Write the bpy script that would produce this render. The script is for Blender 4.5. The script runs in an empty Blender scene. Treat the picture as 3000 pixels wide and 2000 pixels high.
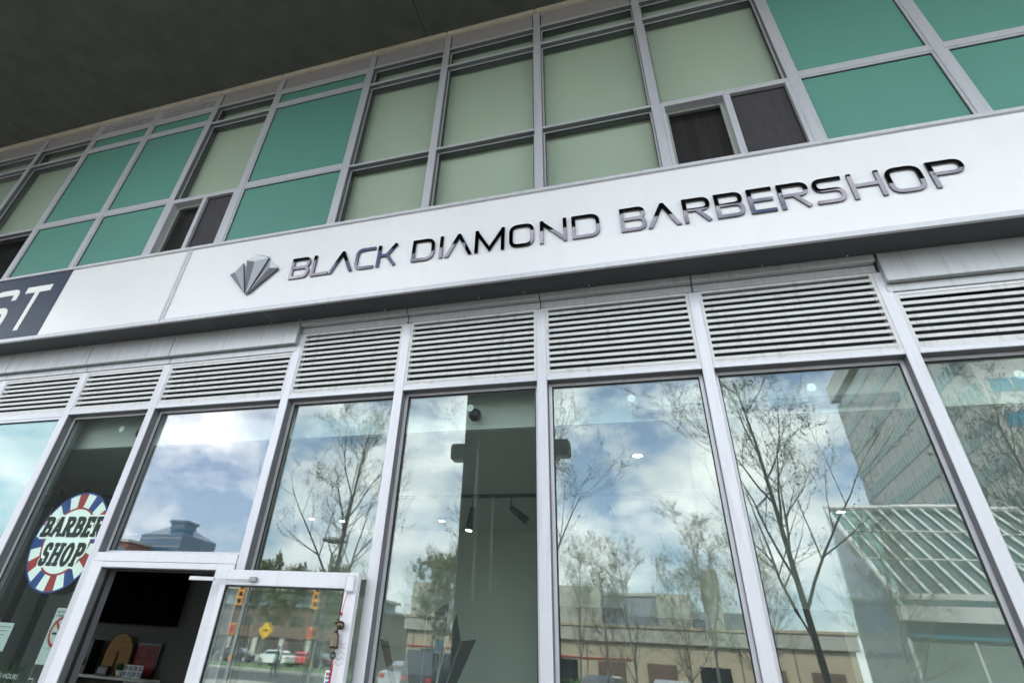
import bpy, bmesh, math, random
from mathutils import Vector, Matrix

sc = bpy.context.scene
R = math.radians
random.seed(7)

# ------------------------------------------------------------------ camera
cam_d = bpy.data.cameras.new('camera')
cam = bpy.data.objects.new('camera', cam_d)
sc.collection.objects.link(cam)
right = Vector((0.95243216, 0.29884247, 0.05971732))
down = Vector((-0.12486892, 0.56143511, -0.81804546))
fwd = Vector((-0.27799413, 0.77167597, 0.57204499))
M = Matrix((right, -down, -fwd)).transposed().to_4x4()
M.translation = Vector((0.0, -4.0, 1.63))
cam.matrix_world = M
cam_d.sensor_width = 36.0
cam_d.lens = 1636.32 / 3000 * 36
cam_d.shift_x = (1500 - 1374.18) / 3000
cam_d.shift_y = -(1000 - 800) / 3000
cam_d.clip_end = 3000
cam_d.dof.use_dof = True
cam_d.dof.focus_distance = 5.2
cam_d.dof.aperture_fstop = 1.5
sc.camera = cam

# ------------------------------------------------------------------ sky
SUN_EL, SUN_AZ = 47.0, -18.0          # the sun stands behind the shop building
w = bpy.data.worlds.new('World')
sc.world = w
w.use_nodes = True
nt = w.node_tree
for n in list(nt.nodes):
    nt.nodes.remove(n)


def N(tree, kind, **kw):
    n = tree.nodes.new(kind)
    for k, v in kw.items():
        if k.startswith('i_'):
            n.inputs[k[2:].replace('_', ' ')].default_value = v
        else:
            setattr(n, k, v)
    return n


def ramp(tree, a, b, ca=(0, 0, 0, 1), cb=(1, 1, 1, 1)):
    r = tree.nodes.new('ShaderNodeValToRGB')
    r.color_ramp.elements[0].position = a
    r.color_ramp.elements[0].color = ca
    r.color_ramp.elements[1].position = b
    r.color_ramp.elements[1].color = cb
    return r


L = nt.links.new
out = N(nt, 'ShaderNodeOutputWorld')
bg = N(nt, 'ShaderNodeBackground')
bg.inputs['Strength'].default_value = 0.12
sky = N(nt, 'ShaderNodeTexSky', sky_type='NISHITA', sun_disc=False)
sky.sun_elevation = R(SUN_EL)
sky.sun_rotation = R(SUN_AZ)
sky.air_density = 1.0
sky.dust_density = 1.2
tc = N(nt, 'ShaderNodeTexCoord')
div = N(nt, 'ShaderNodeVectorMath', operation='MULTIPLY')
div.inputs[1].default_value = (1.0, 1.0, 1.75)
L(tc.outputs['Generated'], div.inputs[0])
nz = N(nt, 'ShaderNodeTexNoise')
nz.inputs['Scale'].default_value = 4.6
nz.inputs['Detail'].default_value = 9.0
nz.inputs['Roughness'].default_value = 0.60
nz.inputs['Distortion'].default_value = 0.15
mp = N(nt, 'ShaderNodeMapping')
mp.inputs['Location'].default_value = (3.1, 1.7, 0.4)
L(div.outputs[0], mp.inputs[0])
L(mp.outputs[0], nz.inputs['Vector'])
cm = ramp(nt, 0.39, 0.54, (0.10, 0.10, 0.10, 1))
L(nz.outputs['Fac'], cm.inputs[0])
nz2 = N(nt, 'ShaderNodeTexNoise')
nz2.inputs['Scale'].default_value = 7.0
nz2.inputs['Detail'].default_value = 6.0
mp2 = N(nt, 'ShaderNodeMapping')
mp2.inputs['Location'].default_value = (0.3, 5.2, 1.4)
L(div.outputs[0], mp2.inputs[0])
L(mp2.outputs[0], nz2.inputs['Vector'])
cc = ramp(nt, 0.40, 0.64, (12.8, 13.6, 14.5, 1), (20.8, 20.8, 20.6, 1))
L(nz2.outputs['Fac'], cc.inputs[0])
mixc = N(nt, 'ShaderNodeMix', data_type='RGBA')
L(cm.outputs[0], mixc.inputs[0])
skm = N(nt, 'ShaderNodeMix', data_type='RGBA', blend_type='MULTIPLY')
skm.inputs[0].default_value = 1.0
skm.inputs[7].default_value = (1.9, 2.0, 2.1, 1)
L(sky.outputs[0], skm.inputs[6])
L(skm.outputs[2], mixc.inputs[6])
L(cc.outputs[0], mixc.inputs[7])
L(mixc.outputs[2], bg.inputs['Color'])
L(bg.outputs[0], out.inputs[0])

# ------------------------------------------------------------------ sun
sd = bpy.data.lights.new('sun', 'SUN')
sd.energy = 3.6
sd.angle = R(0.53)
sd.color = (1.0, 0.95, 0.87)
sun = bpy.data.objects.new('sun', sd)
sc.collection.objects.link(sun)
sdir = Vector((math.sin(R(SUN_AZ)) * math.cos(R(SUN_EL)), math.cos(R(SUN_AZ)) * math.cos(R(SUN_EL)), math.sin(R(SUN_EL))))
sun.rotation_euler = sdir.to_track_quat('Z', 'Y').to_euler()
sun.location = sdir * 60

# ------------------------------------------------------------------ exposure
sc.view_settings.view_transform = 'Standard'
sc.view_settings.look = 'None'
sc.view_settings.exposure = 1.28
sc.view_settings.gamma = 1
sc.view_settings.use_curve_mapping = False
sc.cycles.max_bounces = 8
sc.cycles.diffuse_bounces = 4
sc.cycles.glossy_bounces = 5
sc.cycles.transmission_bounces = 6
sc.cycles.transparent_max_bounces = 16
sc.cycles.use_denoising = True
sc.cycles.caustics_reflective = False
sc.cycles.caustics_refractive = False

# ------------------------------------------------------------------ materials
MATS = {}


def mat(name, col, rough=0.5, metal=0.0, var=0.0, vscale=(3, 3, 3), bump=0.0, bscale=40.0, coat=0.0, spec=0.5,
        dirt=0.0, dscale=(9, 9, 0.8), dcol=(0.12, 0.11, 0.09)):
    m = bpy.data.materials.new(name)
    m.use_nodes = True
    t = m.node_tree
    p = t.nodes['Principled BSDF']
    p.inputs['Roughness'].default_value = rough
    p.inputs['Metallic'].default_value = metal
    p.inputs['Specular IOR Level'].default_value = spec
    p.inputs['Coat Weight'].default_value = coat
    p.inputs['Coat Roughness'].default_value = 0.01
    p.inputs['Coat IOR'].default_value = 1.9 if coat > 0.85 else 1.5
    p.inputs['Base Color'].default_value = (*col, 1)
    cur = None
    if var or dirt or bump:
        g = t.nodes.new('ShaderNodeNewGeometry')
    if var:
        mpp = N(t, 'ShaderNodeMapping')
        mpp.inputs['Scale'].default_value = vscale
        t.links.new(g.outputs['Position'], mpp.inputs[0])
        nn = N(t, 'ShaderNodeTexNoise')
        nn.inputs['Scale'].default_value = 1.0
        nn.inputs['Detail'].default_value = 6.0
        nn.inputs['Roughness'].default_value = 0.62
        t.links.new(mpp.outputs[0], nn.inputs['Vector'])
        rr = ramp(t, 0.3, 0.7, tuple(c * (1 - var) for c in col) + (1,), tuple(min(1, c * (1 + var)) for c in col) + (1,))
        t.links.new(nn.outputs['Fac'], rr.inputs[0])
        cur = rr.outputs[0]
    if dirt:
        mpp = N(t, 'ShaderNodeMapping')
        mpp.inputs['Scale'].default_value = dscale
        t.links.new(g.outputs['Position'], mpp.inputs[0])
        nn = N(t, 'ShaderNodeTexNoise')
        nn.inputs['Scale'].default_value = 1.0
        nn.inputs['Detail'].default_value = 8.0
        nn.inputs['Roughness'].default_value = 0.7
        t.links.new(mpp.outputs[0], nn.inputs['Vector'])
        rr = ramp(t, 0.52, 0.8, (0, 0, 0, 1), (dirt, dirt, dirt, 1))
        t.links.new(nn.outputs['Fac'], rr.inputs[0])
        mm = N(t, 'ShaderNodeMix', data_type='RGBA')
        t.links.new(rr.outputs[0], mm.inputs[0])
        if cur:
            t.links.new(cur, mm.inputs[6])
        else:
            mm.inputs[6].default_value = (*col, 1)
        mm.inputs[7].default_value = (*dcol, 1)
        cur = mm.outputs[2]
    if cur:
        t.links.new(cur, p.inputs['Base Color'])
    if bump:
        nn = N(t, 'ShaderNodeTexNoise')
        nn.inputs['Scale'].default_value = bscale
        nn.inputs['Detail'].default_value = 5.0
        t.links.new(g.outputs['Position'], nn.inputs['Vector'])
        b = N(t, 'ShaderNodeBump')
        b.inputs['Strength'].default_value = bump
        b.inputs['Distance'].default_value = 0.01
        t.links.new(nn.outputs['Fac'], b.inputs['Height'])
        t.links.new(b.outputs[0], p.inputs['Normal'])
    MATS[name] = m
    return m


def glass(name, tint, refl, edge=0.6, rtint=(1, 1, 1), streak=0.0, wave=0.0):
    """clear pane: what lies behind shows through, the street is mirrored on top"""
    m = bpy.data.materials.new(name)
    m.use_nodes = True
    t = m.node_tree
    for n in list(t.nodes):
        t.nodes.remove(n)
    o = N(t, 'ShaderNodeOutputMaterial')
    tr = N(t, 'ShaderNodeBsdfTransparent')
    tr.inputs[0].default_value = (*tint, 1)
    gl = N(t, 'ShaderNodeBsdfGlossy')
    gl.inputs['Roughness'].default_value = 0.0
    gl.inputs[0].default_value = (*rtint, 1)
    lw = N(t, 'ShaderNodeLayerWeight')
    lw.inputs[0].default_value = 0.5
    pw = N(t, 'ShaderNodeMath', operation='POWER')
    pw.inputs[1].default_value = 4.0
    t.links.new(lw.outputs['Facing'], pw.inputs[0])
    ma = N(t, 'ShaderNodeMath', operation='MULTIPLY_ADD')
    ma.inputs[1].default_value = edge
    ma.inputs[2].default_value = refl
    t.links.new(pw.outputs[0], ma.inputs[0])
    mxs = N(t, 'ShaderNodeMixShader')
    t.links.new(ma.outputs[0], mxs.inputs[0])
    t.links.new(tr.outputs[0], mxs.inputs[1])
    t.links.new(gl.outputs[0], mxs.inputs[2])
    last = mxs.outputs[0]
    g = N(t, 'ShaderNodeNewGeometry')
    if wave:
        nn = N(t, 'ShaderNodeTexNoise')
        nn.inputs['Scale'].default_value = 1.3
        nn.inputs['Detail'].default_value = 1.0
        t.links.new(g.outputs['Position'], nn.inputs['Vector'])
        b = N(t, 'ShaderNodeBump')
        b.inputs['Strength'].default_value = 1.0
        b.inputs['Distance'].default_value = wave
        t.links.new(nn.outputs['Fac'], b.inputs['Height'])
        t.links.new(b.outputs[0], gl.inputs['Normal'])
    if streak:
        mpp = N(t, 'ShaderNodeMapping')
        mpp.inputs['Scale'].default_value = (26, 26, 0.9)
        t.links.new(g.outputs['Position'], mpp.inputs[0])
        nn = N(t, 'ShaderNodeTexNoise')
        nn.inputs['Scale'].default_value = 1.0
        nn.inputs['Detail'].default_value = 5.0
        t.links.new(mpp.outputs[0], nn.inputs['Vector'])
        rr = ramp(t, 0.62, 0.85, (0.016, 0.016, 0.016, 1), (0.016 + streak, 0.016 + streak, 0.016 + streak, 1))
        t.links.new(nn.outputs['Fac'], rr.inputs[0])
        df = N(t, 'ShaderNodeBsdfDiffuse')
        df.inputs[0].default_value = (0.6, 0.62, 0.6, 1)
        m2 = N(t, 'ShaderNodeMixShader')
        t.links.new(rr.outputs[0], m2.inputs[0])
        t.links.new(last, m2.inputs[1])
        t.links.new(df.outputs[0], m2.inputs[2])
        last = m2.outputs[0]
    t.links.new(last, o.inputs[0])
    MATS[name] = m
    return m


def emit(name, col, strength):
    m = bpy.data.materials.new(name)
    m.use_nodes = True
    p = m.node_tree.nodes['Principled BSDF']
    p.inputs['Base Color'].default_value = (*col, 1)
    p.inputs['Emission Color'].default_value = (*col, 1)
    p.inputs['Emission Strength'].default_value = strength
    MATS[name] = m
    return m


mat('aluminium', (0.60, 0.60, 0.625), 0.42, 0.25, var=0.04, vscale=(30, 30, 1.5), dirt=0.3, dscale=(14, 14, 1.4))
mat('bar_aluminium', (0.61, 0.61, 0.635), 0.42, 0.25, var=0.04, vscale=(1.5, 30, 30), dirt=0.22, dscale=(20, 6, 6))
mat('louver_paint', (0.64, 0.635, 0.62), 0.5, 0.05, var=0.05, vscale=(8, 20, 20), dirt=0.55, dscale=(18, 18, 5))
mat('door_white', (0.74, 0.74, 0.76), 0.35, 0.0, var=0.03, vscale=(20, 20, 2), dirt=0.12, dscale=(8, 8, 2))
mat('clad', (0.47, 0.48, 0.48), 0.42, 0.3, var=0.05, vscale=(30, 30, 1.0), dirt=0.5, dscale=(26, 26, 1.2))
mat('spandrel_grey', (0.42, 0.39, 0.38), 0.5, 0.1, var=0.05, dirt=0.2)
mat('frame_body', (0.17, 0.175, 0.185), 0.5, 0.1, var=0.06, vscale=(8, 8, 2), dirt=0.3)
mat('gasket', (0.012, 0.012, 0.013), 0.6)
mat('dark_void', (0.012, 0.012, 0.011), 0.9)
mat('cream_bead', (0.62, 0.55, 0.43), 0.7, var=0.12, vscale=(5, 20, 20), dirt=0.5, dscale=(4, 10, 10))
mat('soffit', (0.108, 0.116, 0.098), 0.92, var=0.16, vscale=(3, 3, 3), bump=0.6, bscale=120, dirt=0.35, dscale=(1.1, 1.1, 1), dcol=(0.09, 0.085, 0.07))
mat('soffit_joint', (0.05, 0.045, 0.03), 0.9)
mat('teal', (0.135, 0.335, 0.262), 0.3, var=0.04, vscale=(0.7, 0.7, 0.7), coat=0.0, spec=0.4)
mat('teal_shop', (0.06, 0.26, 0.25), 0.5, var=0.03, coat=0.9, spec=0.2)
mat('blind', (0.74, 0.74, 0.70), 0.8, var=0.05, vscale=(1.2, 1, 0.7))
mat('fill_grey', (0.105, 0.095, 0.10), 0.9, var=0.35, vscale=(14, 1, 1))  # tone of the added sheet that lifts the black sash opening
mat('dark_room', (0.02, 0.022, 0.024), 0.8)
mat('screen', (0.055, 0.05, 0.055), 0.75, var=0.25, vscale=(40, 1, 3), bump=0.4, bscale=300)
mat('sash', (0.40, 0.42, 0.37), 0.5)
mat('sign_white', (0.82, 0.82, 0.815), 0.35, var=0.012, vscale=(2, 2, 1), dirt=0.05, dscale=(9, 9, 1))
mat('sign_white_old', (0.80, 0.79, 0.77), 0.28, var=0.02, vscale=(1, 1, 1), dirt=0.05)
mat('sign_trim', (0.58, 0.58, 0.60), 0.4, 0.15, var=0.05, vscale=(25, 25, 4), dirt=0.45, dscale=(30, 30, 2), dcol=(0.25, 0.24, 0.22))
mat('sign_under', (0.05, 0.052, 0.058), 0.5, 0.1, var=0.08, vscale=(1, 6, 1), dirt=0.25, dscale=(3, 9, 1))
mat('navy_vinyl', (0.035, 0.047, 0.08), 0.4, var=0.1, vscale=(60, 10, 3), spec=0.3)
mat('letter_cream', (0.85, 0.84, 0.80), 0.5)
mat('mirror_black', (0.10, 0.095, 0.107), 0.015, 1.0)
mat('letter_side', (0.03, 0.03, 0.035), 0.4)
mat('facet_dark', (0.17, 0.165, 0.18), 0.45, 0.1)
mat('facet_mid', (0.36, 0.38, 0.41), 0.45, 0.1)
mat('facet_pale', (0.72, 0.73, 0.74), 0.5)
mat('screw', (0.75, 0.75, 0.75), 0.3, 0.6)
glass('pane_shop', (0.90, 0.955, 0.93), 0.092, rtint=(0.90, 0.97, 0.96), streak=0.10, wave=0.0006)
glass('pane_clear', (0.92, 0.96, 0.96), 0.105, rtint=(0.97, 0.97, 1.0), streak=0.02, wave=0.0006)
glass('pane_door', (0.90, 0.95, 0.93), 0.10, rtint=(0.95, 1.0, 0.97), streak=0.02, wave=0.0006)
glass('pane_upper', (0.895, 0.94, 0.89), 0.03, streak=0.0)
glass('pavilion_clear', (0.70, 0.80, 0.78), 0.05)
glass('pane_dark', (0.80, 0.80, 0.79), 0.03, streak=0.0)
mat('room_grey', (0.60, 0.63, 0.575), 0.85, var=0.04, vscale=(1, 1, 1))
mat('room_dimmed', (0.13, 0.13, 0.115), 0.85)  # wall tone darkened to stand for dimness far from the windows
mat('room_white', (0.66, 0.67, 0.62), 0.85)
mat('room_floor', (0.22, 0.19, 0.16), 0.5, var=0.1)
mat('black_plastic', (0.012, 0.012, 0.013), 0.35)
mat('black_matt', (0.004, 0.004, 0.004), 0.95, spec=0.0)
emit('lamp_glow', (1.0, 0.93, 0.82), 7.0)
mat('concrete_pier', (0.09, 0.09, 0.088), 0.85, var=0.12, bump=0.3, bscale=60)
mat('asphalt', (0.055, 0.055, 0.058), 0.9, var=0.2, vscale=(2, 2, 2), bump=0.4, bscale=60)
mat('paving', (0.30, 0.29, 0.27), 0.85, var=0.1, vscale=(2, 2, 2), bump=0.2, bscale=60)
mat('road_paint', (0.75, 0.75, 0.72), 0.7)
mat('grass', (0.07, 0.13, 0.03), 0.9, var=0.3, vscale=(2, 2, 2))
mat('bark', (0.27, 0.255, 0.22), 0.9, var=0.25, vscale=(8, 8, 8))
mat('twig', (0.22, 0.21, 0.165), 0.9)
mat('bud', (0.16, 0.18, 0.07), 0.8)
mat('red', (0.55, 0.045, 0.04), 0.4)
mat('blue', (0.02, 0.06, 0.28), 0.4)
emit('disc_white', (0.90, 0.95, 0.93), 0.17)
mat('disc_red', (0.62, 0.04, 0.04), 0.35)
mat('disc_blue', (0.02, 0.07, 0.36), 0.35)
mat('white_print', (0.82, 0.86, 0.83), 0.4)
mat('black_print', (0.012, 0.014, 0.014), 0.5)
mat('paper', (0.72, 0.80, 0.77), 0.6)
mat('grey_print', (0.25, 0.27, 0.27), 0.6)
mat('brass', (0.12, 0.095, 0.065), 0.3, 0.9, var=0.35, vscale=(70, 70, 70))
mat('cord_red', (0.42, 0.02, 0.03), 0.7)
mat('wood', (0.42, 0.23, 0.06), 0.6, var=0.15, vscale=(4, 4, 30))
mat('beige_wall', (0.52, 0.45, 0.32), 0.8, var=0.06, vscale=(1, 1, 1))
mat('stone_pale', (0.50, 0.49, 0.43), 0.85, var=0.05)
mat('blue_grey_wall', (0.26, 0.31, 0.36), 0.8, var=0.04)
mat('brown_wall', (0.17, 0.115, 0.09), 0.85, var=0.12)
mat('brick_red', (0.24, 0.11, 0.08), 0.85, var=0.15)
mat('tower_concrete', (0.52, 0.52, 0.51), 0.85, var=0.05, vscale=(0.3, 0.3, 0.3))
mat('tower_glass', (0.09, 0.22, 0.25), 0.08, spec=0.9)
mat('tower_glass_blue', (0.05, 0.24, 0.36), 0.06, spec=0.9)
mat('blue_glass', (0.05, 0.12, 0.19), 0.08, spec=0.9)
mat('steel_white', (0.80, 0.80, 0.80), 0.35)
mat('pavilion_glass', (0.24, 0.31, 0.29), 0.15, spec=0.8)
mat('signal_yellow', (0.75, 0.33, 0.02), 0.45)
mat('sign_yellow', (0.80, 0.47, 0.01), 0.45)
mat('steel_grey', (0.30, 0.31, 0.31), 0.5, 0.4)
mat('car_white', (0.75, 0.76, 0.77), 0.2, coat=1.0)
mat('car_red', (0.50, 0.03, 0.025), 0.2, coat=1.0)
mat('car_dark', (0.03, 0.04, 0.055), 0.2, coat=1.0)
mat('car_silver', (0.42, 0.44, 0.46), 0.25, 0.5, coat=1.0)
mat('car_glass', (0.015, 0.02, 0.022), 0.05, spec=0.8)
mat('rubber', (0.02, 0.02, 0.02), 0.8)
mat('coat_navy', (0.02, 0.025, 0.04), 0.9)
mat('skin', (0.45, 0.27, 0.20), 0.6)
mat('plant_green', (0.05, 0.12, 0.04), 0.7)
mat('artwork_red', (0.22, 0.02, 0.015), 0.6, var=0.6, vscale=(14, 14, 14))

# ------------------------------------------------------------------ mesh helpers
COL = sc.collection
ORG = {}


class MB:
    def __init__(s):
        s.v = []
        s.f = []

    def box(s, x0, x1, y0, y1, z0, z1):
        b = len(s.v)
        s.v += [(x0, y0, z0), (x1, y0, z0), (x1, y1, z0), (x0, y1, z0), (x0, y0, z1), (x1, y0, z1), (x1, y1, z1), (x0, y1, z1)]
        s.f += [tuple(b + i for i in q) for q in ((0, 3, 2, 1), (4, 5, 6, 7), (0, 1, 5, 4), (1, 2, 6, 5), (2, 3, 7, 6), (3, 0, 4, 7))]
        return s

    def prism(s, pts, y0, y1):
        """polygon in (x, z), counter-clockwise seen from -y, from depth y0 (front) to y1"""
        n = len(pts)
        b = len(s.v)
        s.v += [(p[0], y0, p[1]) for p in pts] + [(p[0], y1, p[1]) for p in pts]
        s.f.append(tuple(range(b, b + n)))
        s.f.append(tuple(range(b + 2 * n - 1, b + n - 1, -1)))
        for i in range(n):
            j = (i + 1) % n
            s.f.append((b + i, b + n + i, b + n + j, b + j))
        return s

    def tube(s, pts, rad, n=8, cap=True):
        rs = rad if isinstance(rad, (list, tuple)) else [rad] * len(pts)
        pts = [Vector(p) for p in pts]
        rings = []
        for i, p in enumerate(pts):
            d = (pts[min(i + 1, len(pts) - 1)] - pts[max(i - 1, 0)])
            if d.length < 1e-9:
                d = Vector((0, 0, 1))
            d.normalize()
            a = Vector((0, 0, 1)) if abs(d.z) < 0.9 else Vector((1, 0, 0))
            u = d.cross(a).normalized()
            q = d.cross(u)
            b = len(s.v)
            for k in range(n):
                an = 2 * math.pi * k / n
                s.v.append(tuple(p + (u * math.cos(an) + q * math.sin(an)) * rs[i]))
            rings.append(b)
        for a, b in zip(rings, rings[1:]):
            for k in range(n):
                j = (k + 1) % n
                s.f.append((a + k, a + j, b + j, b + k))
        if cap:
            s.f.append(tuple(range(rings[0] + n - 1, rings[0] - 1, -1)))
            s.f.append(tuple(range(rings[-1], rings[-1] + n)))
        return s

    def lathe(s, prof, c, n=24, axis='z'):
        rings = []
        for r, h in prof:
            b = len(s.v)
            for k in range(n):
                a = 2 * math.pi * k / n
                x, y = r * math.cos(a), r * math.sin(a)
                if axis == 'z':
                    s.v.append((c[0] + x, c[1] + y, c[2] + h))
                elif axis == 'y':
                    s.v.append((c[0] + x, c[1] - h, c[2] + y))
                else:
                    s.v.append((c[0] + h, c[1] + x, c[2] + y))
            rings.append(b)
        for a, b in zip(rings, rings[1:]):
            for k in range(n):
                j = (k + 1) % n
                s.f.append((a + k, a + j, b + j, b + k))
        s.f.append(tuple(range(rings[0] + n - 1, rings[0] - 1, -1)))
        s.f.append(tuple(range(rings[-1], rings[-1] + n)))
        return s

    def strip(s, path, wd, y0, y1, closed=False):
        """a stroke of width wd along a path in (x, z), extruded from y0 (front) to y1"""
        P = []
        for p in path:
            p = Vector(p)
            if not P or (p - P[-1]).length > 1e-5:
                P.append(p)
        if closed and (P[0] - P[-1]).length < 1e-5:
            P.pop()
        n = len(P)
        lf, rt = [], []
        for i in range(n):
            a = P[i - 1] if (i or closed) else None
            c = P[(i + 1) % n] if (i < n - 1 or closed) else None
            d1 = (P[i] - a).normalized() if a is not None else (c - P[i]).normalized()
            d2 = (c - P[i]).normalized() if c is not None else d1
            n1 = Vector((-d1.y, d1.x))
            n2 = Vector((-d2.y, d2.x))
            m = (n1 + n2)
            m = n1 if m.length < 1e-6 else m.normalized()
            k = wd / 2 / max(0.55, m.dot(n1))
            lf.append(P[i] + m * k)
            rt.append(P[i] - m * k)
        b = len(s.v)
        for i in range(n):
            for q, y in ((lf[i], y0), (rt[i], y0), (lf[i], y1), (rt[i], y1)):
                s.v.append((q.x, y, q.y))
        m = n if closed else n - 1
        for i in range(m):
            a = b + 4 * i
            c = b + 4 * ((i + 1) % n)
            s.f += [(a + 1, c + 1, c, a), (a + 2, c + 2, c + 3, a + 3), (a, c, c + 2, a + 2), (a + 3, c + 3, c + 1, a + 1)]
        if not closed:
            s.f += [(b, b + 2, b + 3, b + 1)]
            e = b + 4 * (n - 1)
            s.f += [(e + 1, e + 3, e + 2, e)]
        return s

    def mesh(s, name, o=(0, 0, 0)):
        me = bpy.data.meshes.new(name)
        me.from_pydata([(v[0] - o[0], v[1] - o[1], v[2] - o[2]) for v in s.v], [], s.f)
        me.update()
        return me

    def build(s, name, m, parent=None, bevel=0, smooth=False, label=None, cat=None, group=None, kind=None, loc=None):
        o = ORG[parent.name] if parent else (loc or (0, 0, 0))
        me = s.mesh(name, o)
        me.materials.append(MATS[m] if isinstance(m, str) else m)
        ob = bpy.data.objects.new(name, me)
        COL.objects.link(ob)
        if parent:
            ob.parent = parent
        else:
            ob.location = o
        ORG[ob.name] = o
        if smooth:
            for p in me.polygons:
                p.use_smooth = True
        if bevel:
            md = ob.modifiers.new('bevel', 'BEVEL')
            md.width = bevel
            md.segments = 1
            md.limit_method = 'ANGLE'
        tag(ob, label, cat, group, kind)
        return ob


def tag(o, label=None, cat=None, group=None, kind=None):
    if label:
        o['label'] = label
    if cat:
        o['category'] = cat
    if group:
        o['group'] = group
    if kind:
        o['kind'] = kind
    return o


def thing(name, label, cat, loc=(0, 0, 0), group=None):
    o = bpy.data.objects.new(name, None)
    o.empty_display_size = 0.2
    COL.objects.link(o)
    o.location = loc
    ORG[o.name] = tuple(loc)
    return tag(o, label, cat, group)


def copy_tree(o, parent=None):
    c = o.copy()
    COL.objects.link(c)
    c.parent = parent
    ORG[c.name] = ORG[o.name]
    for ch in list(o.children):
        copy_tree(ch, c)
    return c


def inst(src, name, parent, dx=0, dy=0, dz=0):
    """another piece that shares the mesh of src, moved"""
    c = bpy.data.objects.new(name, src.data)
    COL.objects.link(c)
    c.parent = parent
    c.location = (src.location.x + dx, src.location.y + dy, src.location.z + dz)
    ORG[c.name] = ORG[parent.name]
    return c


def fillet(pts, closed=False, n=6):
    """pts of (x, z) or (x, z, r): corners with r are rounded"""
    o = []
    m = len(pts)
    for i, p in enumerate(pts):
        r = p[2] if len(p) > 2 else 0
        if not r or (not closed and i in (0, m - 1)):
            o.append((p[0], p[1]))
            continue
        P = Vector(p[:2])
        A = (Vector(pts[i - 1][:2]) - P)
        B = (Vector(pts[(i + 1) % m][:2]) - P)
        r = min(r, A.length * 0.5, B.length * 0.5)
        A.normalize()
        B.normalize()
        for k in range(n + 1):
            t = k / n
            q = P + A * r * (1 - t) ** 2 + B * r * t ** 2
            o.append((q.x, q.y))
    return o


def font_mesh(text, size, name, font_align='LEFT'):
    c = bpy.data.curves.new(name, 'FONT')
    c.body = text
    c.size = size
    c.align_x = font_align
    c.resolution_u = 2
    o = bpy.data.objects.new(name, c)
    COL.objects.link(o)
    dg = bpy.context.evaluated_depsgraph_get()
    me = bpy.data.meshes.new_from_object(o.evaluated_get(dg))
    bpy.data.objects.remove(o)
    return me


def text_part(text, size, x, y, z, m, parent, name='lettering', align='LEFT', shear=0.0, sx=1.0):
    me = font_mesh(text, size, name, align)
    o = ORG[parent.name] if parent else (0, 0, 0)
    for v in me.vertices:
        px, pz = v.co.x * sx + shear * v.co.y, v.co.y
        v.co = (px + x - o[0], y - o[1], pz + z - o[2])
    me.materials.clear()
    me.materials.append(MATS[m])
    ob = bpy.data.objects.new(name, me)
    COL.objects.link(ob)
    ob.parent = parent
    ORG[ob.name] = o
    return ob


# ================================================================== GROUND AND STREET
g = MB()
g.v = [(-900, -900, -0.02), (900, -900, -0.02), (900, 300, -0.02), (-900, 300, -0.02)]
g.f = [(0, 1, 2, 3)]
g.build('ground', 'asphalt', kind='structure')
MB().box(-120, 60, -8.0, 12.0, -0.15, 0.10).build('pavement', 'paving', kind='structure')
MB().box(-25, 60, -30.0, -21.0, -0.15, 0.10).build('pavement', 'paving', kind='structure')
MB().box(-120, -25, -52.0, -47.0, -0.15, 0.12).build('pavement', 'paving', kind='structure')
MB().box(-120, -25, -64.0, -52.0, -0.15, 0.16).build('grass_verge', 'grass', kind='structure')
for k in range(14):
    x = -60 + 8 * k
    b = MB()
    b.v = [(x, -14.6, -0.014), (x + 3, -14.6, -0.014), (x + 3, -14.45, -0.014), (x, -14.45, -0.014)]
    b.f = [(0, 1, 2, 3)]
    if k == 0:
        road = b.build('road_marking', 'road_paint', kind='structure')
    else:
        b.build('road_marking', 'road_paint', kind='structure')

# ================================================================== THE SHOP BUILDING
bld = thing('shop_building', 'grey metal and green glass shop building with an upper window wall over the storefront', 'building', (0, 0, 0))
XM = [-10.60, -9.39, -8.18, -6.97, -5.76, -4.65, -3.15, -2.035, -0.815, 0.395, 1.655, 2.835, 4.05, 5.26]
MW = 0.088
Z_S = 8.715

# overhanging storey above: soffit slabs with a joint, unseen mass over it, added to block the sun
SOF = -5.05
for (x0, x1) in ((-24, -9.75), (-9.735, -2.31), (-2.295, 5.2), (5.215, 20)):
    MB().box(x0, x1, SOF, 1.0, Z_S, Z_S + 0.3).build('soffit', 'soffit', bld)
for x in (-9.7425, -2.3025, 5.2075):
    MB().box(x - 0.0075, x + 0.0075, SOF, 0.9, Z_S + 0.006, Z_S + 0.2).build('soffit_joint', 'soffit_joint', bld)
MB().box(-26, 22, SOF, 12, Z_S + 0.31, 17).build('sun_block_mass', 'stone_pale', bld)
MB().box(-26, -14, 0.2, 12, 0.1, Z_S + 0.31).build('side_wall', 'concrete_pier', bld)
MB().box(6.6, 22, 0.2, 12, 0.1, Z_S + 0.31).build('side_wall', 'concrete_pier', bld)
MB().box(-14, 6.6, 11.6, 12, 0.1, Z_S + 0.31).build('rear_wall', 'concrete_pier', bld)
MB().box(-14, 6.6, 0.45, 11.5, 5.0, 5.25).build('floor_slab', 'concrete_pier', bld)
MB().box(-14, 6.6, 0.17, 0.45, 3.62, 5.25).build('light_stop', 'dark_void', bld)  # unseen sheet added behind the spandrels to stop light leaks
MB().box(-14, 6.6, 0.26, 0.4, 5.25, Z_S + 0.31).build('lining', 'dark_room', bld)
# cream sealant bead under the soffit, one length per bay
for a, b_ in zip(XM, XM[1:]):
    MB().box(a + 0.03, b_ + 0.024, -0.035, 0.06, 8.64, Z_S - 0.002).build('bead', 'cream_bead', bld, bevel=0.012)

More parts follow.
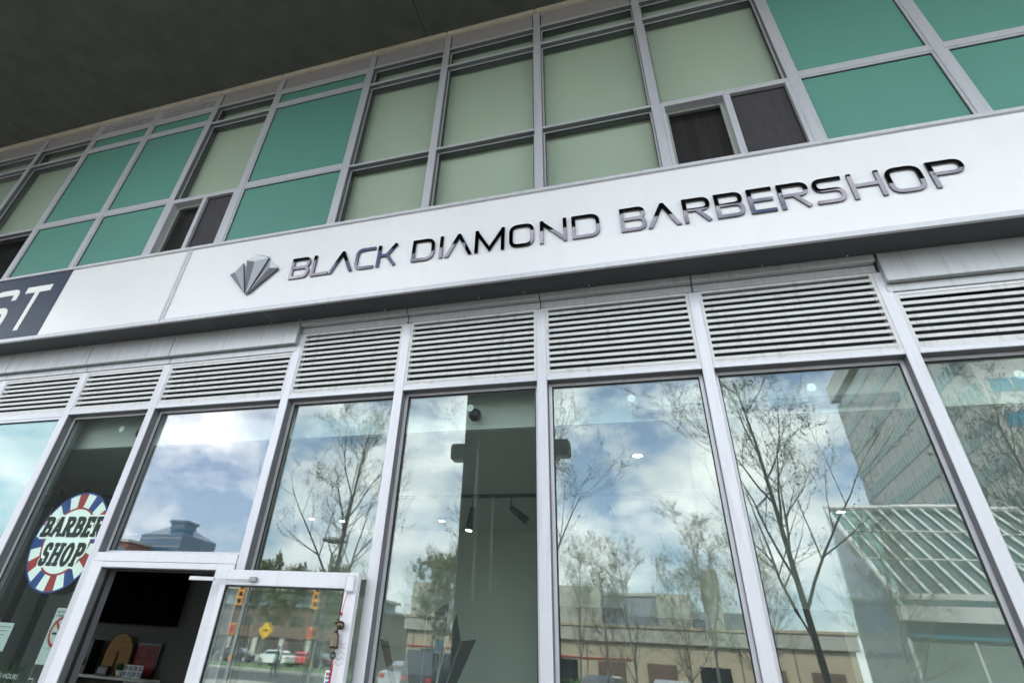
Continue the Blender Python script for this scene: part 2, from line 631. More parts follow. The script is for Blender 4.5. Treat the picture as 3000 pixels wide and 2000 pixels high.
# upper mullions
for x in XM:
    mo = MB().box(x, x + MW, 0, 0.012, 5.215, 8.638).build('mullion', 'aluminium', bld, bevel=0.004)
    MB().box(x + 0.002, x + MW - 0.002, 0.012, 0.165, 5.215, 8.638).build('mullion_body', 'frame_body', mo)
# sill under the upper windows
MB().box(XM[0], XM[-1] + MW, -0.03, 0.165, 5.15, 5.214).build('sill', 'bar_aluminium', bld)


def frame_ring(x0, x1, z0, z1, y0, y1, t):
    b = MB()
    b.box(x0, x0 + t, y0, y1, z0, z1)
    b.box(x1 - t, x1, y0, y1, z0, z1)
    b.box(x0 + t, x1 - t, y0, y1, z0, z0 + t)
    b.box(x0 + t, x1 - t, y0, y1, z1 - t, z1)
    return b


def bar(x0, x1, z0, z1, y0=0.003, y1=0.165):
    o = MB().box(x0, x1, y0, y0 + 0.012, z0, z1).build('transom', 'bar_aluminium', bld, bevel=0.003)
    MB().box(x0, x1, y0 + 0.012, y1, z0 + 0.002, z1 - 0.002).build('transom_body', 'frame_body', o)
    return o


def vision_light(x0, x1, z0, z1, glassm='pane_upper', blind=True):
    """glazed light: slim inner frame, gasket, pane, roller blind behind"""
    fr = frame_ring(x0, x1, z0, z1, 0.062, 0.079, 0.018).build('window', 'bar_aluminium', bld)
    frame_ring(x0 + 0.018, x1 - 0.018, z0 + 0.018, z1 - 0.018, 0.071, 0.079, 0.007).build('gasket', 'gasket', fr)
    MB().box(x0, x1, 0.08, 0.086, z0, z1).build('pane', glassm, fr)
    if blind:
        MB().box(x0, x1, 0.167, 0.18, z0, z1).build('blind', 'blind', fr)
    else:
        MB().box(x0, x1, 0.23, 0.25, z0, z1).build('dark_blind', 'dark_room', fr)
    return fr


def teal_light(x0, x1, z0, z1, m='teal', y=0.03):
    fr = frame_ring(x0, x1, z0, z1, 0.010, 0.028, 0.020).build('spandrel_frame', 'bar_aluminium', bld)
    frame_ring(x0 + 0.020, x1 - 0.020, z0 + 0.020, z1 - 0.020, 0.022, 0.029, 0.006).build('gasket', 'gasket', fr)
    MB().box(x0, x1, y, y + 0.012, z0, z1).build('spandrel_pane', m, fr)
    return fr


def operable(x0, x1, z0, z1):
    """sliding pair: open sash with pale inner frame on the left, insect screen on the right"""
    xc = x0 + (x1 - x0) * 0.525
    fr = frame_ring(x0, x1, z0, z1, 0.0, 0.16, 0.036)
    fr.box(xc - 0.030, xc + 0.030, 0.004, 0.12, z0 + 0.036, z1 - 0.036)
    fr = fr.build('window', 'aluminium', bld, bevel=0.003)
    a, b_ = x0 + 0.036, xc - 0.030
    frame_ring(a, b_, z0 + 0.036, z1 - 0.036, 0.09, 0.12, 0.030).build('sash', 'sash', fr)
    MB().box(a, b_, 0.104, 0.109, z0 + 0.036, z1 - 0.036).build('pane', 'pane_dark', fr)
    MB().box(a, b_, 0.19, 0.20, z0 + 0.036, z1 - 0.036).build('fill_sheet', 'fill_grey', fr)  # grey sheet added behind the pane in place of its faint reflection
    a, b_ = xc + 0.030, x1 - 0.036
    frame_ring(a, b_, z0 + 0.036, z1 - 0.036, 0.045, 0.06, 0.014).build('screen_frame', 'gasket', fr)
    MB().box(a, b_, 0.05, 0.053, z0 + 0.036, z1 - 0.036).build('insect_screen', 'screen', fr)
    return fr


def louver(x0, x1, z0, z1, n, pitch, first, th=0.0245, y0=0.006):
    fr = frame_ring(x0, x1, z0, z1, y0, 0.07, 0.021).build('louver_grille', 'louver_paint', bld)
    MB().box(x0 + 0.02, x1 - 0.02, 0.060, 0.069, z0, z1).build('back_panel', 'dark_void', fr)
    first_ob = None
    for k in range(n):
        z = first - k * pitch
        if first_ob is None:
            b = MB().box(x0 + 0.021, x1 - 0.021, y0 + 0.004, y0 + 0.010, z - th / 2, z + th / 2)
            first_ob = b.build('slat', 'louver_paint', fr)
        else:
            inst(first_ob, 'slat', fr, dz=-k * pitch)
    return fr


def upper_bay(i, kind, top, lower):
    x0, x1 = XM[i] + MW, XM[i + 1]
    if top == 'panel':
        MB().box(x0 + 0.012, x1 - 0.012, 0.012, 0.04, 8.335 if kind == 'vision' else 8.372, 8.634).build('spandrel_panel', 'spandrel_grey', bld, bevel=0.003)
    else:
        louver(x0, x1, 8.372, 8.634, 5, 0.047, 8.578, th=0.022)
    if kind == 'vision':
        bar(x0, x1, 8.322, 8.352)
        vision_light(x0, x1, 7.977, 8.321)
        bar(x0, x1, 7.943, 7.976)
        vision_light(x0, x1, 6.423, 7.942)
        bar(x0, x1, 6.391, 6.422)
    else:
        bar(x0, x1, 8.285, 8.369)
        teal_light(x0, x1, 8.042, 8.284)
        bar(x0, x1, 7.970, 8.041)
        teal_light(x0, x1, 6.469, 7.969)
        bar(x0, x1, 6.400, 6.468)
    if lower == 'vision':
        vision_light(x0, x1, 5.216, 6.390)
    elif lower == 'dark':
        vision_light(x0, x1, 5.216, 6.390, 'pane_dark', blind=False)
    elif lower == 'op':
        operable(x0, x1, 5.216, 6.390)
    else:
        teal_light(x0, x1, 5.216, 6.399)


for i, (k_, t_, l_) in enumerate([('vision', 'panel', 'dark'), ('vision', 'panel', 'dark'), ('teal', 'louver', 'teal'), ('teal', 'louver', 'teal'),
                                  ('vision', 'panel', 'op'), ('teal', 'panel', 'teal'), ('vision', 'panel', 'vision'), ('vision', 'panel', 'vision'),
                                  ('vision', 'panel', 'vision'), ('vision', 'panel', 'op'), ('teal', 'panel', 'teal'), ('teal', 'panel', 'teal'), ('vision', 'panel', 'vision')]):
    upper_bay(i, k_, t_, l_)

# ---------------------------------------------------------------- ground floor
LW = 0.080
for i, x in enumerate(XM):
    top = 4.126 if 7 <= i <= 9 else 3.945
    if i in (6, 10):
        top = 4.126
    mo = MB().box(x, x + LW, 0, 0.012, 0.10, top).build('mullion', 'aluminium', bld, bevel=0.004)
    MB().box(x + 0.002, x + LW - 0.002, 0.012, 0.078, 0.10, top - 0.001).build('mullion_body', 'frame_body', mo)
    MB().box(x + 0.004, x + LW - 0.004, 0.088, 0.16, 0.10, 3.6).build('inner_mullion', 'aluminium', bld)

for i in range(len(XM) - 1):
    x0, x1 = XM[i] + LW, XM[i + 1]
    recessed = 6 <= i <= 9
    # header band, cladding panel and louvre
    xa, xb = XM[i] + 0.044, XM[i + 1] + 0.036
    if recessed:
        MB().box(xa, xb, 0.002, 0.06, 4.130, 4.192).build('header_band', 'clad', bld, bevel=0.003)
        MB().box(xa, xb, -0.050, 0.06, 4.196, 4.60).build('cladding_panel', 'clad', bld, bevel=0.003)
        louver(x0, x1, 3.512, 4.128, 11, 0.052, 4.070)
    else:
        MB().box(xa, xb, -0.003, 0.06, 3.950, 4.010).build('header_band', 'clad', bld, bevel=0.003)
        xl = xa + (0.012 if i == 10 else 0)
        MB().box(xl, xb - (0.004 if i == 5 else 0), -0.050, 0.06, 4.016, 4.60).build('cladding_panel', 'clad', bld, bevel=0.003)
        louver(x0, x1, 3.512, 3.945, 8, 0.052, 3.910)
    if i <= 3:                                   # solid green glass left of the barber's window
        bar(x0, x1, 3.455, 3.511, 0.0, 0.16)
        fr = frame_ring(x0, x1, 0.2, 3.454, 0.004, 0.028, 0.022).build('spandrel_frame', 'bar_aluminium', bld)
        frame_ring(x0 + 0.022, x1 - 0.022, 0.222, 3.432, 0.022, 0.029, 0.006).build('gasket', 'gasket', fr)
        MB().box(x0, x1, 0.03, 0.042, 0.2, 3.454).build('spandrel_pane', 'teal_shop', fr)
        continue
    bar(x0, x1, 3.473, 3.511, 0.0, 0.16)
    z0 = 2.216 if i == 5 else 0.2
    pm = 'pane_clear' if i == 5 else 'pane_shop'
    fr = frame_ring(x0, x1, z0, 3.472, 0.079, 0.094, 0.024).build('window', 'aluminium', bld)
    frame_ring(x0 + 0.024, x1 - 0.024, z0 + 0.012, 3.448, 0.086, 0.094, 0.008).build('gasket', 'gasket', fr)
    pb = MB().box(x0, x1, 0.095, 0.101, z0, 3.472)
    ta, tb = random.uniform(-0.003, 0.003), random.uniform(-0.0015, 0.0015)      # no pane is set quite true
    pb.v = [(v[0], v[1] + ta * (v[0] - x0) + tb * (v[2] - 2.2), v[2]) for v in pb.v]
    pb.build('pane', pm, fr)
    if i != 5:
        MB().box(x0, x1, 0.0, 0.16, 0.10, 0.199).build('sill', 'bar_aluminium', bld)

# ---------------------------------------------------------------- entrance frame and open door
OX0, OX1, OZ = -4.454, -3.314, 2.103
for (ja, jb) in ((XM[5] + LW, OX0), (OX1, XM[6] - 0.001)):
    jo = MB().box(ja, jb, -0.012, 0.0, 0.10, 2.146).build('door_jamb', 'door_white', bld, bevel=0.003)
    MB().box(ja, jb - 0.001 if jb == OX0 else jb, 0.0, 0.16, 0.10, 2.146).build('jamb_body', 'frame_body', jo)
MB().box(OX0, OX1, -0.010, 0.10, OZ, 2.145).build('door_head', 'door_white', bld, bevel=0.003)
MB().box(XM[5] + LW + 0.003, XM[6] - 0.003, -0.006, 0.16, 2.148, 2.214).build('door_transom', 'door_white', bld, bevel=0.003)
MB().box(OX0 + 0.0, OX0 + 0.015, 0.06, 0.085, 0.1, OZ - 0.002).build('door_stop', 'gasket', bld)
MB().box(OX0 + 0.016, OX1 - 0.016, 0.06, 0.085, OZ - 0.018, OZ - 0.002).build('door_stop', 'gasket', bld)

DX0, DX1, DZ1, DY0, DY1 = -3.162, -2.046, 2.098, -0.105, -0.055
d = MB()
d.box(DX0, DX0 + 0.045, DY0, DY1, 0.12, DZ1)
d.box(DX1 - 0.092, DX1, DY0, DY1, 0.12, DZ1)
d.box(DX0 + 0.045, DX1 - 0.092, DY0, DY1, DZ1 - 0.098, DZ1)
d.box(DX0 + 0.045, DX1 - 0.092, DY0, DY1, 0.12, 0.36)
door = d.build('door', 'door_white', bld, bevel=0.003)
frame_ring(DX0 + 0.045, DX1 - 0.092, 0.36, DZ1 - 0.098, DY0 + 0.006, DY0 + 0.02, 0.010).build('gasket', 'gasket', door)
MB().box(DX0 + 0.045, DX1 - 0.092, DY0 + 0.021, DY0 + 0.027, 0.36, DZ1 - 0.098).build('door_pane', 'pane_door', door)
# hinge strip between jamb and open leaf
MB().box(-3.232, DX0 - 0.004, -0.06, -0.012, 0.12, 2.094).build('hinge_stile', 'door_white', door, bevel=0.003)
# closer arm reaching back into the doorway
c = MB()
c.tube([(-2.90, DY0 - 0.018, 2.038), (-3.20, DY0 - 0.03, 2.034)], 0.006, 8)
c.box(-3.42, -3.20, DY0 - 0.042, DY0 - 0.022, 2.018, 2.042)
c.box(-3.43, -3.34, DY0 - 0.020, DY0 - 0.010, 2.036, 2.046)
c.build('closer_arm', 'door_white', door, bevel=0.002)
MB().box(-2.905, -2.848, DY0 - 0.03, DY0, 2.020, 2.052).build('closer_bracket', 'steel_grey', door, bevel=0.004)
MB().box(-2.118, -2.060, DY0 - 0.030, DY0, 1.980, 2.082).build('door_sensor', 'door_white', door, bevel=0.008)
for zz in (1.69, 1.67, 1.64, 1.61, 1.58):
    pts = [(DX1 - 0.075 + 0.012 * k, DY0 - 0.0015, zz + 0.008 * math.sin(k * 1.7 + zz * 40)) for k in range(6)]
    MB().tube(pts, 0.0012, 4).build('scuff', 'steel_grey', door)

# bell string hung on the door
bells = thing('bell_string', 'string of brass bells and red cord hanging on the open white door', 'bells', (-2.110, DY0 - 0.03, 1.40))
by = DY0 - 0.028
MB().tube([(-2.100, by + 0.014, 1.975), (-2.106, by, 1.92), (-2.112, by, 1.86), (-2.112, by, 1.83)], 0.0022, 6).build('cord', 'cord_red', bells)
MB().lathe([(0.001, 0.012), (0.007, 0.006), (0.008, 0), (0.007, -0.006), (0.001, -0.012)], (-2.113, by, 1.853), 10).build('bead', 'cord_red', bells, smooth=True)
for (x, z, r) in ((-2.134, 1.806, 0.017), (-2.106, 1.788, 0.026)):
    MB().lathe([(r * math.sin(math.pi * k / 10) + 0.0005, r * math.cos(math.pi * k / 10)) for k in range(11)], (x, by - 0.002, z), 16).build('round_bell', 'brass', bells, smooth=True)
MB().lathe([(0.003, 0.056), (0.012, 0.05), (0.021, 0.03), (0.025, 0.0), (0.027, -0.03), (0.031, -0.045), (0.026, -0.046)], (-2.129, by - 0.004, 1.706), 16).build('hand_bell', 'brass', bells, smooth=True)
MB().tube([(-2.112, by, 1.765), (-2.122, by, 1.755), (-2.129, by, 1.745)], 0.002, 6).build('cord', 'cord_red', bells)
MB().tube([(-2.129, by, 1.665), (-2.126, by, 1.64)], 0.0015, 6).build('cord', 'cord_red', bells)
pts = [(-2.125 + 0.016 * math.cos(a * math.pi / 8), by - 0.004, 1.624 + 0.016 * math.sin(a * math.pi / 8)) for a in range(17)]
MB().tube(pts, 0.006, 8, cap=False).build('ring', 'black_plastic', bells, smooth=True)
MB().tube([(-2.124, by, 1.603), (-2.120, by, 1.55), (-2.121, by, 1.48), (-2.116, by, 1.42)], [0.004, 0.007, 0.006, 0.004], 8).build('tassel', 'cord_red', bells, smooth=True)

# card-logo sticker low on the door glass
st = thing('card_sticker', 'small white payment sticker with red and blue marks on the door glass', 'sticker', (-2.165, DY0 + 0.019, 1.45))
MB().box(-2.186, -2.144, DY0 + 0.0185, DY0 + 0.0202, 1.40, 1.545).build('backing', 'white_print', st)
for (x0, x1, z0, z1, m) in ((-2.178, -2.166, 1.517, 1.533, 'red'), (-2.163, -2.152, 1.517, 1.533, 'blue'), (-2.178, -2.170, 1.498, 1.512, 'blue'),
                            (-2.167, -2.153, 1.498, 1.512, 'tower_glass_blue'), (-2.176, -2.168, 1.470, 1.488, 'blue'), (-2.165, -2.155, 1.470, 1.488, 'blue'), (-2.176, -2.155, 1.44, 1.46, 'blue')):
    MB().box(x0, x1, DY0 + 0.0172, DY0 + 0.0184, z0, z1).build('mark', m, st)

# ================================================================== SIGN BOARDS
SY = -0.317


def sign_box(t, x0, x1, face, z0=4.247, z1=5.208):
    MB().box(x0 + 0.028, x1 - 0.028, SY + 0.014, -0.06, z0 + 0.046, z1 - 0.022).build('face', face, t)
    MB().box(x0, x1, SY, SY + 0.03, z0, z0 + 0.0455).build('bottom_trim', 'sign_trim', t, bevel=0.002)
    MB().box(x0, x1, SY - 0.008, SY + 0.03, z1 - 0.034, z1).build('top_trim', 'sign_trim', t, bevel=0.002)
    MB().box(x0, x0 + 0.0275, SY, SY + 0.03, z0 + 0.046, z1 - 0.0345).build('side_trim', 'sign_trim', t, bevel=0.002)
    MB().box(x1 - 0.0275, x1, SY, SY + 0.03, z0 + 0.046, z1 - 0.0345).build('side_trim', 'sign_trim', t, bevel=0.002)
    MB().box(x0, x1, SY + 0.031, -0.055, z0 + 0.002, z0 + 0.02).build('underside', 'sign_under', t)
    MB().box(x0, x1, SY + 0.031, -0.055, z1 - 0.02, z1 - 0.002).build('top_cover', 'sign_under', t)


S1 = thing('sign_board', 'long white fascia sign with black mirror letters reading BLACK DIAMOND BARBERSHOP', 'sign', (-0.8, SY, 4.247))
sign_box(S1, -4.597, 6.6, 'sign_white')
S2 = thing('sign_board', 'older white fascia sign with dark navy end panel and cream letters ST', 'sign', (-7.0, SY, 4.247))
sign_box(S2, -10.6, -4.603, 'sign_white_old')
MB().box(-10.57, -6.31, SY + 0.0105, SY + 0.0135, 4.2935, 5.1855).build('navy_panel', 'navy_vinyl', S2)
b = MB()
b.strip([(-6.915, 4.958), (-6.51, 4.958)], 0.088, SY + 0.006, SY + 0.010)
b.build('letter', 'letter_cream', S2)
MB().strip([(-6.712, 4.9138), (-6.712, 4.398)], 0.068, SY + 0.006, SY + 0.010).build('letter', 'letter_cream', S2)
p = fillet([(-7.052, 4.84), (-7.052, 4.960, 0.06), (-7.42, 4.960, 0.12), (-7.42, 4.706, 0.12), (-7.055, 4.706, 0.10), (-7.055, 4.44, 0.12), (-7.44, 4.44)], n=8)
MB().strip(p, 0.080, SY + 0.006, SY + 0.010).build('letter', 'letter_cream', S2)
# screws and small scars on the underside
for (x, y) in ((-3.42, -0.09), (-3.10, -0.085), (-1.30, -0.10), (-0.35, -0.09), (0.95, -0.08), (1.52, -0.08), (-5.9, -0.08), (-0.9, -0.1), (-2.2, -0.09)):
    MB().lathe([(0.0065, -0.006), (0.005, -0.009)], (x, y, 4.249), 8).build('screw', 'screw', S1 if x > -4.6 else S2)
for (x, y) in ((-2.75, -0.27), (-1.62, -0.262), (-0.62, -0.27), (-4.5, -0.28), (-4.44, -0.285), (-4.75, -0.27), (-4.8, -0.272)):
    MB().box(x, x + 0.02, y, y + 0.006, 4.2445, 4.2488).build('scar', 'gasket', S1 if x > -4.6 else S2)

# raised letters
LB, LH, LWD = 4.567, 0.245, 0.031
LY0, LY1 = SY - 0.001, SY + 0.012


def glyph(ch, W, H=LH, w=LWD):
    l, r, bb, t = w / 2, W - w / 2, w / 2, H - w / 2
    m = H * 0.515
    Rr = min(0.065, W * 0.3)
    S, P = [], []
    if ch == 'B':
        r2 = r - 0.004
        S = [([(l, bb), (l, t), (r2, t, Rr), (r2, m + 0.004, Rr), (l, m)], 0), ([(l + w * 0.4, m), (r, m, Rr), (r, bb, Rr), (0, bb)], 0)]
    elif ch == 'L':
        S = [([(l, H), (l, bb), (W, bb)], 0)]
    elif ch == 'A':
        a = w * 0.42
        P = [[(0, 0), (w * 1.12, 0), (W / 2, H - w * 1.55), (W - w * 1.12, 0), (W, 0), (W / 2 + a, H), (W / 2 - a, H)]]
    elif ch == 'C':
        S = [([(W, t), (l, t, Rr), (l, bb, Rr), (W, bb)], 0)]
    elif ch == 'K':
        S = [([(l, 0), (l, H)], 0), ([(l + w / 2, m), (W * 0.5, m)], 0), ([(r + 0.004, H), (W * 0.50, m), (r + 0.004, 0)], 0)]
    elif ch == 'D':
        S = [([(l, bb), (l, t), (r, t, Rr * 1.1), (r, bb, Rr * 1.1)], 1)]
    elif ch == 'I':
        S = [([(l, 0), (l, H)], 0)]
    elif ch == 'M':
        S = [([(l, 0), (l, H)], 0), ([(r, 0), (r, H)], 0), ([(l, H - w * 0.6), (W / 2, H * 0.10), (r, H - w * 0.6)], 0)]
    elif ch == 'O':
        S = [([(l, bb, Rr), (l, t, Rr), (r, t, Rr), (r, bb, Rr)], 1)]
    elif ch == 'N':
        S = [([(l, 0), (l, H)], 0), ([(r, 0), (r, H)], 0), ([(l, H - w * 0.6), (r, w * 0.6)], 0)]
    elif ch == 'R':
        S = [([(l, 0), (l, t), (r, t, Rr), (r, m, Rr), (l, m)], 0), ([(W * 0.52, m - w * 0.3), (r - 0.004, 0)], 0)]
    elif ch == 'E':
        S = [([(W, t), (l, t), (l, bb), (W, bb)], 0), ([(l + w / 2, m), (W * 0.96, m)], 0)]
    elif ch == 'S':
        S = [([(W, t), (l, t, Rr), (l, m, Rr), (r, m, Rr), (r, bb, Rr), (0, bb)], 0)]
    elif ch == 'H':
        S = [([(l, 0), (l, H)], 0), ([(r, 0), (r, H)], 0), ([(l + w / 2, m), (r - w / 2, m)], 0)]
    elif ch == 'P':
        S = [([(l, 0), (l, t), (r, t, Rr), (r, m, Rr), (l, m)], 0)]
    return S, P


LET = [('B', -3.182, -2.970), ('L', -2.940, -2.756), ('A', -2.749, -2.492), ('C', -2.476, -2.278), ('K', -2.248, -2.050),
       ('D', -1.895, -1.676), ('I', -1.626, -1.593), ('A', -1.572, -1.316), ('M', -1.292, -1.023), ('O', -0.980, -0.761), ('N', -0.710, -0.480), ('D', -0.437, -0.206),
       ('B', -0.040, 0.165), ('A', 0.171, 0.424), ('R', 0.450, 0.655), ('B', 0.690, 0.896), ('E', 0.930, 1.108), ('R', 1.143, 1.352),
       ('S', 1.382, 1.581), ('H', 1.622, 1.830), ('O', 1.858, 2.082), ('P', 2.125, 2.341)]
rl = random.Random(3)
TILT = {}
for k, (ch, x0, x1) in enumerate(LET):
    S, P = glyph(ch, x1 - x0)
    front, side = MB(), MB()
    for q, (pts, cl) in enumerate(S):
        pp = [(x0 + a, LB + b_) for a, b_ in fillet(pts, bool(cl))]
        side.strip(pp, LWD, LY0, LY1, bool(cl))
        front.strip(pp, LWD - 0.001, LY0 - 0.003 - 0.0003 * q, LY0 - 0.0005, bool(cl))
    for pts in P:
        pp = [(x0 + a, LB + b_) for a, b_ in pts]
        side.prism(pp, LY0, LY1)
        front.prism(pp, LY0 - 0.003, LY0 - 0.0005)
    xc = (x0 + x1) / 2
    tx, tz = rl.uniform(-0.010, 0.010), rl.uniform(-0.010, 0.010)
    for b in (front, side):         # each letter is fixed a hair out of true
        b.v = [(v[0], v[1] + (v[2] - LB - LH / 2) * tx + (v[0] - xc) * tz, v[2]) for v in b.v]
    lo = side.build('letter', 'letter_side', S1)
    front.build('letter_face', 'mirror_black', lo)

# faceted emblem in front of the lettering: three raised shards
EY = SY + 0.001


def shard(pts, tris, h):
    """pts: name -> (x, z); 'c' stands proud; tris: material -> list of faces"""
    base = MB()
    for mname, fs in tris:
        b = MB()
        for f in fs:
            i = len(b.v)
            for q in f:
                x, z = pts[q]
                b.v.append((x, EY - (h if q == 'c' else 0.012), z))
            b.f.append(tuple(range(i, i + len(f))))
        b.build('facet', mname, S1)


def emblem_side(poly):
    MB().prism(poly, EY - 0.0118, EY - 0.001).build('emblem_edge', 'letter_side', S1)


shard({'a': (-3.905, 4.726), 'b': (-3.786, 4.847), 'c': (-3.820, 4.724), 't': (-3.647, 4.469)},
      [('facet_pale', ['acb']), ('facet_dark', ['atc']), ('facet_mid', ['ctb'])], 0.040)
emblem_side([(-3.905, 4.726), (-3.647, 4.469), (-3.640, 4.469), (-3.779, 4.851), (-3.786, 4.847)])
shard({'a': (-3.752, 4.883), 'p': (-3.634, 4.935), 'b': (-3.485, 4.875), 'c': (-3.612, 4.819), 't': (-3.622, 4.445)},
      [('facet_pale', ['acbp']), ('facet_dark', ['atc']), ('facet_mid', ['ctb'])], 0.045)
emblem_side([(-3.752, 4.883), (-3.622, 4.445), (-3.614, 4.445), (-3.477, 4.878), (-3.485, 4.882), (-3.634, 4.938)])
shard({'a': (-3.450, 4.822), 'b': (-3.331, 4.723), 'c': (-3.414, 4.715), 't': (-3.606, 4.458)},
      [('facet_pale', ['acb']), ('facet_mid', ['atc']), ('facet_dark', ['ctb'])], 0.040)
emblem_side([(-3.450, 4.822), (-3.606, 4.458), (-3.599, 4.455), (-3.325, 4.718), (-3.331, 4.726)])
# seams in the underside
MB().box(-3.385, -3.381, SY + 0.032, -0.056, 4.2475, 4.249).build('underside_seam', 'steel_grey', S1)

# ================================================================== SHOP INTERIOR
MB().box(-13.9, 6.5, 0.17, 4.3, -0.05, 0.11).build('room_floor', 'room_floor', kind='structure')
MB().box(-13.9, 6.5, 0.30, 5.0, 3.20, 3.24).build('room_ceiling', 'room_grey', kind='structure')
MB().box(-13.9, 6.5, 0.27, 0.299, 3.205, 3.61).build('room_bulkhead', 'room_white', kind='structure')
MB().box(-5.0, 6.5, 4.3, 4.4, 0.11, 3.2).build('room_wall', 'room_grey', kind='structure')
MB().box(-7.35, -5.005, 4.28, 4.4, 0.11, 3.2).build('room_wall', 'room_dimmed', kind='structure')  # back wall by the door, its dimness painted into the colour
MB().box(-13.9, -7.355, 4.3, 4.4, 0.11, 3.2).build('room_wall', 'room_dimmed', kind='structure')
MB().box(-13.9, -13.8, 0.17, 4.3, 0.11, 3.2).build('room_wall', 'room_white', kind='structure')
MB().box(6.4, 6.5, 0.17, 4.3, 0.11, 3.2).build('room_wall', 'room_grey', kind='structure')

cb = thing('wall_cabinet', 'dark run of wall cabinets along the back of the shop', 'cabinet', (0, 4.2, 0.11))
for k, (xa, xb, zt) in enumerate(((-1.55, -0.62, 2.30), (-0.60, 0.30, 2.22), (0.32, 0.80, 1.95), (0.82, 1.70, 2.36))):
    MB().box(xa, xb, 4.08, 4.278, 0.111, zt).build('cabinet_front', 'dark_room', cb, bevel=0.006)
tv = thing('wall_screen', 'large black screen on the back wall seen through the open door', 'screen', (-8.3, 4.25, 1.83))
MB().box(-9.9, -7.28, 4.20, 4.275, 1.83, 3.1).build('bezel', 'black_matt', tv, bevel=0.01)
MB().box(-9.87, -7.31, 4.196, 4.199, 1.86, 3.07).build('panel', 'black_matt', tv)
sh = thing('wall_shelf', 'white wall shelf under the black screen inside the shop', 'shelf', (-8.0, 4.1, 1.14))
MB().box(-9.3, -7.30, 3.95, 4.299, 1.14, 1.17).build('board', 'room_white', sh)
MB().box(-8.9, -8.87, 4.0, 4.299, 1.04, 1.139).build('bracket', 'room_white', sh)
MB().box(-7.7, -7.67, 4.0, 4.299, 1.04, 1.139).build('bracket', 'room_white', sh)
arch = thing('arch_decor', 'ribbed wooden arch ornament standing on the white shelf', 'ornament', (-8.16, 4.2, 1.17))
for k in range(7):
    r = 0.225 - 0.031 * k
    pts = [(-8.16 - r, 1.172)] + [(-8.16 - r * math.cos(a * math.pi / 14), 1.455 + r * math.sin(a * math.pi / 14)) for a in range(15)] + [(-8.16 + r, 1.172)]
    MB().strip(pts, 0.027, 4.185 + 0.002 * (k % 2), 4.215).build('rib', 'wood', arch, bevel=0.004)
pic = thing('red_picture', 'dark red picture panel leaning behind small photo cards on the shelf', 'picture', (-7.7, 4.25, 1.17))
MB().box(-7.92, -7.45, 4.26, 4.29, 1.171, 1.60).build('frame', 'black_plastic', pic)
MB().box(-7.89, -7.48, 4.255, 4.2595, 1.20, 1.57).build('artwork', 'artwork_red', pic)
for k, (x, lab) in enumerate(((-7.78, 'white photo card with four small portraits, left one of the pair on the shelf'), (-7.60, 'white photo card with four small portraits, right one of the pair on the shelf'))):
    pc = thing('photo_card', lab, 'card', (x, 4.1, 1.17), 'photo cards on the shelf')
    MB().box(x - 0.08, x + 0.08, 4.10, 4.112, 1.171, 1.325).build('card', 'white_print', pc)
    for (ax, az) in ((-0.04, 1.285), (0.04, 1.285), (-0.04, 1.215), (0.04, 1.215)):
        MB().box(x + ax - 0.028, x + ax + 0.028, 4.096, 4.0995, az - 0.028, az + 0.028).build('portrait', 'grey_print' if (ax < 0 or az > 1.25) else 'tower_glass_blue', pc)
pot = thing('plant_pot', 'small white pot with dark leaves between arch ornament and photo cards', 'plant', (-7.93, 4.1, 1.17))
MB().lathe([(0.03, 0), (0.045, 0.08), (0.04, 0.08)], (-7.93, 4.1, 1.171), 16).build('pot', 'white_print', pot, smooth=True)
b = MB()
for k in range(26):
    a = random.uniform(0, 6.28)
    e = Vector((-7.93 + 0.06 * math.cos(a), 4.1 + 0.05 * math.sin(a), 1.27 + random.uniform(0, 0.07)))
    b.tube([(-7.93, 4.1, 1.245), tuple(e)], [0.004, 0.012], 4)
b.build('leaves', 'plant_green', pot)
spk = thing('tall_speaker', 'tall narrow black speaker at the left end of the shelf', 'speaker', (-8.62, 4.15, 1.17))
MB().box(-8.70, -8.55, 4.05, 4.25, 1.171, 1.60).build('cabinet', 'black_plastic', spk, bevel=0.006)
MB().lathe([(0.05, 0.002), (0.04, 0.008), (0.02, 0.006)], (-8.625, 4.048, 1.32), 16, 'y').build('cone', 'rubber', spk)
bx = thing('card_reader', 'small black box in front of the wooden arch on the shelf', 'box', (-8.15, 4.0, 1.17))
MB().box(-8.25, -8.05, 3.99, 4.07, 1.171, 1.29).build('case', 'black_plastic', bx, bevel=0.008)
MB().box(-8.22, -8.08, 3.987, 3.9895, 1.20, 1.27).build('display', 'grey_print', bx)

# track with spotlights
tr = thing('track_light', 'black ceiling track with two spotlights behind the shop window', 'lamp', (-1.7, 2.3, 3.17))
MB().box(-3.3, 0.2, 2.28, 2.31, 3.165, 3.199).build('rail', 'black_plastic', tr)


def spot(x, a, lit):
    s_ = MB().tube([(x, 2.295, 3.165), (x, 2.295, 3.06)], 0.008, 6).build('stem', 'black_plastic', tr)
    dx, dz = math.sin(a), -math.cos(a)
    p0 = Vector((x, 2.29, 3.06))
    q = p0 + Vector((dx, -0.1, dz)) * 0.24
    MB().tube([tuple(p0), tuple(p0.lerp(q, 0.4)), tuple(q)], [0.03, 0.034, 0.042], 14).build('lamp_head', 'black_plastic', tr, smooth=False)
    dd = (q - p0).normalized()
    MB().tube([tuple(q), tuple(q + dd * 0.004)], 0.034, 14).build('lens', 'lamp_glow' if lit else 'steel_grey', tr)


